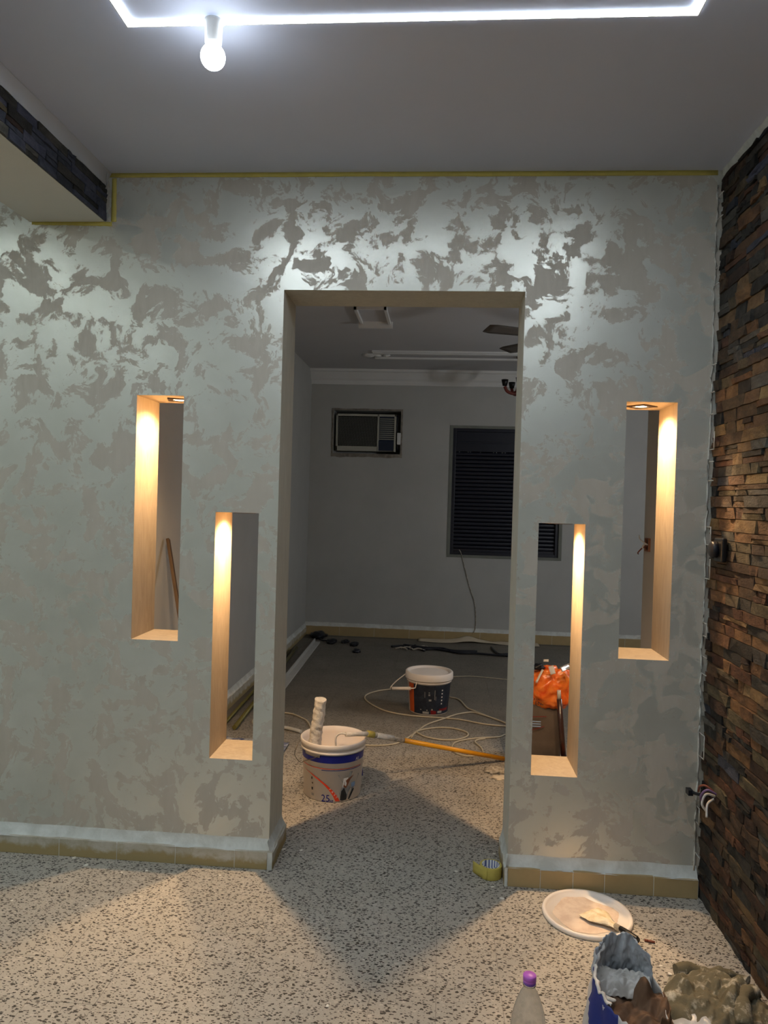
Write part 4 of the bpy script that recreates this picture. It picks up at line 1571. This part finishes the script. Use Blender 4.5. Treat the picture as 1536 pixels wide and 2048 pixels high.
o = obj('grille', bm, M['ac_grille'], ac)
zc_ = L(770, 881).z
bm = bmesh.new()
add_box(bm, ((xg + x1) / 2, -0.020, (z0 + z1) / 2), (x1 - xg - .02, 0.004, z1 - z0 - .03))
obj('vent_back', bm, M['ac_dark'], ac)
bm = bmesh.new()
zz = zc_ + 0.014
k = 0
while zz < z1 - 0.03:
    add_box(bm, ((xg + x1) / 2, -0.030, zz), (x1 - xg - .028, 0.014, 0.005), Matrix.Rotation(0.6, 3, 'X'))
    zz += 0.0225
obj('louvre', bm, M['ac_beige'], ac)
bm = bmesh.new()
add_box(bm, ((xg + x1) / 2 - 0.006, -0.030, (z0 + zc_) / 2 + .004), (x1 - xg - .024, 0.016, zc_ - z0 - .012))
obj('control_panel', bm, M['ac_dark'], ac, 0.003)
bm = bmesh.new()
add_tube(bm, spline([V(x1 + .006, -0.03, z1 - .01), V(x1 + .016, -0.035, z1 - .06), V(x1 + .008, -.03, z1 - .14), V(x1 + .020, -0.03, z0 + .16), V(x1 + .022, -.03, z0 + .02)], 6), 0.006, 7)
obj('supply_cable', bm, M['cable_black'], ac)
bx = L(798, 878)
box('junction_box', (bx.x, -0.045, bx.z), (0.04, 0.03, 0.13), M['moulding'], ac, 0.004)
# rough cement border of the hole
bm = bmesh.new()
rr = random.Random(8)
ox0, oz1, ox1, oz0 = AC0.x - .02, AC0.z + .02, AC1.x + .02, AC1.z - .04


def border(a, b):
    th = a * 4
    k = int(th) % 4
    f_ = th - int(th)
    inn = [V(AC0.x, YB, AC0.z), V(AC1.x, YB, AC0.z), V(AC1.x, YB, AC1.z), V(AC0.x, YB, AC1.z)]
    out = [V(ox0, YB, oz1), V(ox1, YB, oz1), V(ox1, YB, oz0), V(ox0, YB, oz0)]
    n1, n2 = inn[k].lerp(inn[(k + 1) % 4], f_), out[k].lerp(out[(k + 1) % 4], f_)
    p = n1.lerp(n2, b * (1 + 0.35 * mnoise.noise(V(a * 30, 0, 0))))
    p.y -= 0.004 + 0.014 * abs(mnoise.noise(V(p.x * 20, p.z * 20, 3))) * (1 - b)
    return p


add_grid(bm, border, 96, 3, True)
struct(obj('trim_hole_border', bm, M['raw_cement']))

# --- ceiling fan
tip1, tip2 = atz(975, 657, 2.66), atz(1000, 673, 2.66)
hub = V(tip1.x + 0.56, tip1.y + 0.22, 2.66)
t = thing('ceiling_fan', 'grey ceiling fan half hidden behind the right jamb of the doorway', 'fan', hub)
bm = bmesh.new()
add_lathe(bm, [(0, -0.06), (0.07, -0.055), (0.10, -0.02), (0.10, 0.03), (0.06, 0.06), (0, 0.062)], 28)
obj('motor', bm, M['fan_grey'], t)
bm = bmesh.new()
add_lathe(bm, [(0.012, 0.05), (0.012, ZB - 2.66 - .05), (0.05, ZB - 2.66 - 0.045), (0.055, ZB - 2.66 - .003), (0, ZB - 2.66 - .003)], 16)
obj('down_rod', bm, M['fan_grey'], t)
a0 = math.atan2(tip1.y - hub.y, tip1.x - hub.x)
for k in range(5):
    bm = bmesh.new()
    an = a0 + k * 2 * math.pi / 5
    R_ = Matrix.Rotation(an, 3, 'Z') @ Matrix.Rotation(0.16, 3, 'X')
    add_grid(bm, lambda u, v: R_ @ V(0.11 + 0.50 * u, (v - .5) * (0.10 + 0.04 * u) * (1 if u < .96 else 0.8), 0.0), 10, 4)
    o = obj('blade', bm, M['fan_grey'], t)
    thicken(o, 0.006)

# --- hanging lamp with wooden arms
lc = aty(1040, 776, 4.3)
t = thing('chandelier', 'small red brown wooden chandelier with glass cups partly behind the right jamb', 'chandelier', lc)
bm = bmesh.new()
add_tube(bm, [V(0, 0, 0.0), V(0, 0, ZB - lc.z - .02)], 0.006, 8)
add_lathe(bm, [(0, ZB - lc.z - .035), (0.04, ZB - lc.z - .02), (0.045, ZB - lc.z - .001), (0, ZB - lc.z - .001)], 18)
obj('rod', bm, M['fan_grey'], t)
bm = bmesh.new()
add_lathe(bm, [(0, -0.06), (0.03, -0.055), (0.045, -0.02), (0.025, 0.01), (0.015, 0.04), (0, 0.045)], 18)
obj('hub', bm, M['red_wood'], t)
for k in range(5):
    an = math.pi + 0.15 + k * 2 * math.pi / 5
    c_, s_ = math.cos(an), math.sin(an)
    bm = bmesh.new()
    add_tube(bm, spline([V(0.02 * c_, 0.02 * s_, -0.03), V(0.07 * c_, 0.07 * s_, -0.055), V(0.125 * c_, 0.125 * s_, -0.035), V(0.15 * c_, 0.15 * s_, 0.01)], 6), 0.016, 9)
    arm = obj('arm', bm, M['red_wood'], t)
    bm = bmesh.new()
    add_lathe(bm, [(0, 0.012), (0.022, 0.016), (0.03, 0.05), (0.034, 0.075), (0.031, 0.075), (0.026, 0.05), (0, 0.02)], 16, Matrix.Translation((0.15 * c_, 0.15 * s_, 0)))
    obj('glass_cup', bm, M['bottle'] if k % 2 else M['black_plastic'], t)

# --- masking tape roll
t = thing('tape_roll', 'roll of yellow masking tape lying on the floor at the right jamb', 'tape', (0.246, 0.045, 0.0), 0.3)
rO, rI, hT = 0.0445, 0.036, 0.048
bm = bmesh.new()
add_lathe(bm, [(rI, 0.001), (rO, 0.001), (rO, hT), (rI, hT), (rI, 0.001)], 48)
obj('tape', bm, M['yellow_tape'], t, 0.001)
bm = bmesh.new()
add_lathe(bm, [(rI - 0.003, 0.001), (rI - 0.0003, 0.001), (rI - 0.0003, hT + 0.001), (rI - 0.003, hT + 0.001), (rI - 0.003, 0.001)], 48)
obj('printed_core', bm, M['core'], t)
bm = bmesh.new()
add_grid(bm, lambda a, b: V(-rO * 0.62 - 0.034 * a, -rO * 0.79 + 0.03 * a + 0.045 * a * a + 0.0, 0.002 + (hT - 0.002) * b), 8, 3)
o = obj('loose_end', bm, M['yellow_tape'], t)
thicken(o, 0.0008)

# --- bucket lid with putty knife
lidc = V(0.582, -0.203, 0)
t = thing('bucket_lid', 'round white bucket lid with a beige paint film lying on the floor', 'lid', lidc)
bm = bmesh.new()
add_lathe(bm, [(0, 0.004), (0.143, 0.004), (0.147, 0.013), (0.154, 0.017), (0.160, 0.016), (0.163, 0.008), (0.162, 0.001), (0.150, 0.0006), (0, 0.0006)], 64)
obj('lid_body', bm, M['white_plastic'], t)
bm = bmesh.new()


def film(a, b):
    th = 2 * math.pi * a
    rr_ = (0.118 + 0.020 * mnoise.noise(V(math.cos(th) * 1.5, math.sin(th) * 1.5, 2)) + 0.008 * mnoise.noise(V(math.cos(th) * 5, math.sin(th) * 5, 4)))
    rr_ = min(rr_, 0.138)
    return V(math.cos(th) * rr_ * b - 0.004, math.sin(th) * rr_ * b - 0.006, 0.0050 + 0.0010 * (1 - b) + 0.0006 * mnoise.noise(V(math.cos(th) * 3 * b, math.sin(th) * 3 * b, 0)))


add_grid(bm, film, 48, 8, True)
obj('paint_film', bm, M['paint_wet'], t)
kc = V(0.625, -0.246, 0.0)
t = thing('putty_knife', 'putty coated wide knife with dark handle resting on the white lid', 'putty knife', kc, math.atan2(-0.115, 0.085))
bm = bmesh.new()   # local +x towards the handle


def blade_out(zt):
    return [(-0.060, -0.050), (-0.055, 0.052), (-0.005, 0.046), (0.030, 0.026), (0.060, 0.014), (0.085, 0.012), (0.085, -0.012), (0.060, -0.014), (0.028, -0.026), (0.0, -0.044)]


zk = lambda x: 0.012 + (x + 0.06) * 0.060
bo = blade_out(0)
a = [bm.verts.new(V(x, y, zk(x))) for x, y in bo]
b = [bm.verts.new(V(x, y, zk(x) + 0.002)) for x, y in bo]
bm.faces.new(a)
bm.faces.new(b[::-1])
for k in range(len(a)):
    bm.faces.new((a[k], b[k], b[(k + 1) % len(a)], a[(k + 1) % len(a)]))
obj('blade', bm, M['grey_plastic'], t)
bm = bmesh.new()


def coat(a, b):
    x = -0.062 + 0.128 * a
    hw_ = 0.052 if x < -0.01 else max(0.015, 0.052 - (x + 0.01) * 0.75)
    e_ = math.sin(math.pi * a) ** 0.4 * math.sin(math.pi * b) ** 0.5
    return V(x, (b - .5) * 2 * hw_ * (1 + 0.10 * mnoise.noise(V(a * 6, b * 3, 8))), zk(x) + 0.0025 + 0.011 * e_ * (1 + 0.8 * mnoise.noise(V(a * 5, b * 4, 1))))


add_grid(bm, coat, 26, 16)
obj('putty', bm, M['putty'], t)
bm = bmesh.new()
add_tube(bm, [V(0.072, 0, zk(.072) + .001), V(0.085, 0, zk(.085) + .001), V(0.12, 0, zk(.12) - .001), V(0.155, 0, zk(.15) - .003), V(0.162, 0, zk(.15) - .003)], lambda q: 0.0085 + 0.004 * math.sin(q * 3.1), 12)
obj('handle', bm, M['black_plastic'], t)
bm = bmesh.new()
add_tube(bm, [V(0.062, 0, zk(.062) + .001), V(0.098, 0, zk(.098))], 0.0115, 12)
obj('collar', bm, M['grey_plastic'], t)
# butt
bm = bmesh.new()
pA, pB = V(0.752, -0.341, 0.0045), V(0.785, -0.350, 0.0045)
add_tube(bm, [V(0, 0, 0), (pB - pA) * 0.3], 0.0042, 10)
add_tube(bm, [(pB - pA) * 0.3, pB - pA], 0.0040, 10)
o = obj('cigarette_butt', bm, M['copper_wire'])
o.location = pA
tag(o, 'short brown cigarette butt on the floor right of the white lid', 'cigarette')

# --- plastic bottle
bc = V(0.2555, -1.112, 0)
t = thing('plastic_bottle', 'clear plastic bottle with purple cap standing on the terrazzo', 'bottle', bc)
prof = [(0, 0.006), (0.020, 0.003), (0.034, 0.0008), (0.041, 0.006), (0.0435, 0.016), (0.0435, 0.060), (0.0415, 0.066), (0.0435, 0.072), (0.0435, 0.120), (0.041, 0.128), (0.0435, 0.136), (0.0440, 0.195), (0.0435, 0.212),
        (0.041, 0.232), (0.0360, 0.254), (0.0290, 0.276), (0.0215, 0.294), (0.0155, 0.304), (0.0135, 0.308), (0.0135, 0.312), (0.0165, 0.3135), (0.0165, 0.3155), (0.0128, 0.317), (0.0125, 0.330)]
bm = bmesh.new()
add_lathe(bm, prof, 48)
o = obj('bottle_body', bm, M['bottle'], t)
thicken(o, 0.0007, -1)
bm = bmesh.new()
add_lathe(bm, [(0.0150, 0.3165), (0.0158, 0.318), (0.0158, 0.3215), (0.0152, 0.3225)], 40)
obj('cap_ring', bm, M['purple_band'], t)
bm = bmesh.new()
cp = []
add_lathe(bm, [(0.0155, 0.3225), (0.0163, 0.3235), (0.0163, 0.3265), (0.0158, 0.3270), (0.0163, 0.3275), (0.0163, 0.3370), (0.0152, 0.3385), (0, 0.3388)], 60)
obj('cap', bm, M['purple_cap'], t)
bm = bmesh.new()
add_lathe(bm, [(0, 0.0075), (0.0415, 0.0075), (0.0425, 0.02), (0.0425, 0.045), (0, 0.045)], 32)
obj('water', bm, M['bottle'], t)

# --- torn sack at the lower right
bgc = V(0.520, -1.005, 0)
t = thing('torn_cement_sack', 'torn blue and white paper sack with grey plastic and brown paper inside', 'sack', bgc)


def ringpt(th, z, rx, ry, seed, amp=0.010):
    nz = amp * mnoise.noise(V(math.cos(th) * 2.2 + seed, math.sin(th) * 2.2, z * 9)) + amp * 0.5 * mnoise.noise(V(math.cos(th) * 6, math.sin(th) * 6 + seed, z * 22))
    return V((rx + nz) * math.cos(th), (ry + nz) * math.sin(th), z)


def rim_outer(th):      # rim height around the bag: tall at the back and left, torn low in front and on the right
    back = max(0, math.sin(th))
    left = max(0, -math.cos(th))
    return 0.225 + 0.085 * back ** 1.3 + 0.045 * left + 0.012 * mnoise.noise(V(math.cos(th) * 7, math.sin(th) * 7, 5))


def outer(a, b):
    th = 2 * math.pi * a
    H = rim_outer(th)
    z = H * b
    k = 1 + 0.10 * math.sin(math.pi * min(1, z / 0.24)) - 0.30 * max(0, (z - 0.14) / 0.18) ** 1.6 * max(0, -math.cos(th) * 0.9 + 0.1)
    return ringpt(th, z, 0.098 * k, 0.118 * k, 2) + V(0.0, 0, 0)


bm = bmesh.new()
NU, NVV = 64, 26
g = add_grid(bm, outer, NU, NVV, True)
bm.faces.new(g[0])
bm.faces.ensure_lookup_table()
for f in bm.faces:
    c = f.calc_center_median()
    th = math.atan2(c.y, c.x)
    dg = math.degrees(th) % 360
    if len(f.verts) == 4 and 95 < dg < 246 and c.z > 0.218 - 0.0019 * (dg - 185) + 0.010 * mnoise.noise(V(c.x * 20, c.y * 20, 0)):
        f.material_index = 1
o = obj('paper_skin', bm, [M['sack_white'], M['sack_blue']], t)
thicken(o, 0.0012)
# torn white paper edge along the rim on the left
bm = bmesh.new()


def torn(a, b):
    th = math.radians(80 + 150 * a)
    p = outer(th / (2 * math.pi), 1.0)
    inw = V(-math.cos(th), -math.sin(th), 0)
    wd = 0.010 + 0.008 * mnoise.noise(V(a * 16, 0, 1))
    return p + inw * (wd * b - 0.002) + V(0, 0, 0.003 + 0.004 * math.sin(b * 3.1) + 0.003 * mnoise.noise(V(a * 30, b * 3, 3)))


add_grid(bm, torn, 48, 3)
o = obj('torn_edge', bm, M['sack_white'], t)
thicken(o, 0.001)
# grey plastic liner standing at the back
bm = bmesh.new()


def liner(a, b):
    th = math.radians(30 + 130 * a)
    H = 0.346 - 0.13 * max(0, abs(a - 0.52) - 0.20) + 0.012 * mnoise.noise(V(a * 9, 0, 3))
    z = 0.10 + (H - 0.10) * b
    fold = 0.014 * mnoise.noise(V(a * 8, b * 3, 6)) + 0.012 * abs(mnoise.noise(V(a * 15 + b * 7, b * 8, 2))) + 0.006 * abs(mnoise.noise(V(a * 30, b * 26 + a * 10, 2)))
    k = 0.86 - 0.10 * b
    return V((0.100 * k + fold) * math.cos(th) + 0.004, (0.120 * k + fold) * math.sin(th), z)


add_grid(bm, liner, 80, 50)
o = obj('plastic_liner', bm, M['grey_film'], t)
thicken(o, 0.0008)
bm = bmesh.new()


def flap(a, b):       # fold of film lying across the bag
    x = -0.075 + 0.150 * a
    y = 0.072 - 0.050 * b + 0.008 * mnoise.noise(V(a * 6, b * 2, 9))
    return V(x, y, 0.262 - 0.045 * b ** 2 - 0.010 * a + 0.010 * abs(mnoise.noise(V(a * 9 + b * 3, b * 5, 4))) + 0.001 * abs(mnoise.noise(V(a * 24, b * 16, 4))))


add_grid(bm, flap, 60, 30)
o = obj('plastic_fold', bm, M['pale_film'], t)
thicken(o, 0.0008)
# brown inner paper, bunched to the right
bm = bmesh.new()


def brown(a, b):
    x = -0.070 + 0.172 * a
    ridge = 0.045 * math.exp(-((a - 0.70) / 0.13) ** 2) * math.exp(-((b - 0.15) / 0.22) ** 2)
    z = 0.190 + 0.030 * a + ridge + 0.022 * mnoise.noise(V(a * 4.5, b * 3.5, 12)) + 0.016 * abs(mnoise.noise(V(a * 5 + b * 4, b * 3.2, 2))) + 0.003 * abs(mnoise.noise(V(a * 18 - b * 9, b * 14, 5))) - 0.055 * max(0, b - 0.55) * a
    return V(x, 0.045 - 0.135 * b + 0.012 * mnoise.noise(V(a * 5, b * 3, 3)), z)


add_grid(bm, brown, 80, 64)
o = obj('inner_paper', bm, M['dark_kraft'], t)
thicken(o, 0.001)
bm = bmesh.new()


def brown2(a, b):
    th = math.radians(-75 + 105 * a)
    z = 0.13 + (0.105 + 0.018 * mnoise.noise(V(a * 6, 0, 4))) * b
    fold = 0.010 * mnoise.noise(V(a * 6, b * 4, 5))
    return V((0.104 + fold) * math.cos(th), (0.122 + fold) * math.sin(th), z)


add_grid(bm, brown2, 30, 14)
o = obj('inner_paper', bm, M['dark_kraft'], t)
thicken(o, 0.001)
bm = bmesh.new()


def front_film(a, b):
    th = math.radians(-135 + 75 * a)
    z = 0.10 + (0.125 + 0.012 * mnoise.noise(V(a * 7, 0, 8))) * b
    fold = 0.008 * mnoise.noise(V(a * 6, b * 5, 15))
    return V((0.088 + fold) * math.cos(th), (0.106 + fold) * math.sin(th), z)


add_grid(bm, front_film, 24, 14)
o = obj('plastic_liner', bm, M['grey_film'], t)
thicken(o, 0.0008)
bm = bmesh.new()
for (x, y, s_) in ((-0.062, 0.010, 0.010), (-0.055, 0.004, 0.012), (-0.045, 0.000, 0.010), (-0.036, -0.002, 0.008), (-0.070, 0.03, 0.010)):
    mt = Matrix.Translation((x, y, 0.222)) @ Matrix.Diagonal((s_ * 1.3, s_ * 0.7, s_ * 0.6, 1))
    bmesh.ops.create_icosphere(bm, subdivisions=2, radius=1, matrix=mt)
obj('dried_paint', bm, M['chip'], t)
# red and dark print on the lower white part
sk = lambda th, z, off=0.003: (lambda p: p + V(math.cos(th), math.sin(th), 0) * off)(outer(th / (2 * math.pi) % 1.0, z / rim_outer(th)))
decal('red_print', lambda a, b: sk(math.radians(205 + 22 * a), 0.085 + 0.035 * b - 0.02 * a), 8, 4, M['dark_red_print'], t)
decal('red_print', lambda a, b: sk(math.radians(275 + 16 * a), 0.12 + 0.03 * b), 6, 4, M['dark_red_print'], t)
for k in range(4):
    decal('print_line', lambda a, b: sk(math.radians(212 + 30 * a), 0.12 - 0.016 * k + 0.004 * b), 8, 1, M['grey_print'], t)

# --- plaster caked cloth next to the slate wall
rc = V(0.868, -0.690, 0)
t = thing('caked_dust_sheet', 'crumpled dust sheet caked with grey plaster at the foot of the slate wall', 'cloth', rc)
bm = bmesh.new()


def cloth(a, b):
    th = 2 * math.pi * a
    ex = 0.150 + 0.018 * mnoise.noise(V(math.cos(th) * 1.6, math.sin(th) * 1.6, 4)) + 0.016 * mnoise.noise(V(math.cos(th) * 4, math.sin(th) * 4, 2))
    x, y = ex * 1.02 * math.cos(th) * b, ex * 1.15 * math.sin(th) * b
    edge = 1 - b ** 5
    f = abs(mnoise.noise(V(x * 13 + y * 5, y * 9, 1))) * 0.055 + abs(mnoise.noise(V(x * 30, y * 26 - x * 10, 4))) * 0.022 + 0.008 * mnoise.noise(V(x * 70, y * 70, 2))
    rdg = 0.040 * math.exp(-((x * 0.8 - y * 0.55 - 0.045) / 0.022) ** 2)
    z = 0.014 + (0.030 + f + rdg * (1 if x > 0 else .6)) * edge
    return V(min(x, 0.158), y, max(z * (1 if b < .999 else 0.02), 0.0005))


add_grid(bm, cloth, 96, 40, True)
o = obj('cloth_body', bm, M['rag'], t)
bm = bmesh.new()
pts = spline([V(-0.075, 0.145, 0.030), V(-0.02, 0.158, 0.032), V(0.05, 0.150, 0.030), V(0.11, 0.150, 0.026), V(0.140, 0.12, 0.030)], 8)
add_tube(bm, pts, lambda q: 0.018 + 0.004 * math.sin(q * 14) - 0.008 * q, 14)
for v in bm.verts:
    v.co += V(1, 1, 1) * 0.006 * mnoise.noise(v.co * 40)
obj('rolled_hem', bm, M['rag'], t)
bm = bmesh.new()
pts = spline([V(0.135, 0.06, 0.03), V(0.085, 0.0, 0.065), V(0.05, -0.06, 0.075), V(0.03, -0.13, 0.05)], 8)
add_tube(bm, pts, lambda q: 0.020 + 0.005 * math.sin(q * 9), 14)
for v in bm.verts:
    v.co += V(1, 1, 1) * 0.008 * mnoise.noise(v.co * 34)
obj('fold', bm, M['rag'], t)
bm = bmesh.new()
add_grid(bm, lambda a, b: V(-0.155 + 0.10 * a, -0.175 + 0.10 * b, 0.016 + 0.016 * abs(mnoise.noise(V(a * 2.5, b * 2, 7))) + 0.03 * a), 20, 16)
o = obj('film_corner', bm, M['grey_film'], t)
thicken(o, 0.001)

# --- loose plaster chips on the floor
rr = random.Random(21)
proto = None
CL = ['beside the left jamb, nearest the jamb', 'by the left jamb, the one further into the doorway', 'just behind the tape roll', 'in front of the right skirting corner', 'under the left skirting, leftmost', 'under the left skirting, second from the left', 'under the left skirting, in the middle', 'close to the left skirting, smallest', 'left of the tape roll', 'at the lower middle, nearest the camera', 'by the left skirting near the warm light', 'left of the caked dust sheet, upper one', 'left of the caked dust sheet, lower one', 'touching the front of the tape roll']
for ci, (u, v, s_) in enumerate(((567, 1699, 9), (602, 1701, 7), (988, 1708, 7), (1004, 1797, 9), (148, 1716, 9), (172, 1731, 10), (293, 1742, 7), (243, 1745, 5), (912, 1743, 7), (655, 2012, 8), (440, 1751, 5), (1340, 1948, 8), (1322, 1932, 7), (985, 1774, 7))):
    p = atz(u, v, 0)
    if proto is None:
        bm = bmesh.new()
        bmesh.ops.create_icosphere(bm, subdivisions=2, radius=1)
        for q in bm.verts:
            q.co = V(q.co.x * (1 + .4 * mnoise.noise(q.co * 2)), q.co.y * (.7 + .4 * mnoise.noise(q.co * 3)), max(-.1, q.co.z * 0.35) + .1)
        proto = obj('plaster_chip', bm, M['chip'])
        o = proto
    else:
        o = proto.copy()
        C.objects.link(o)
    r_ = s_ / FPX * (p - EYE).dot(FW) * 0.55
    o.location = (p.x, p.y, 0.0004)
    o.scale = (r_, r_, r_ * 0.8)
    o.rotation_euler = (0, 0, rr.uniform(0, 6))
    tag(o, 'white plaster chip on the floor ' + CL[ci], 'plaster chip', 'plaster chips on the floor')
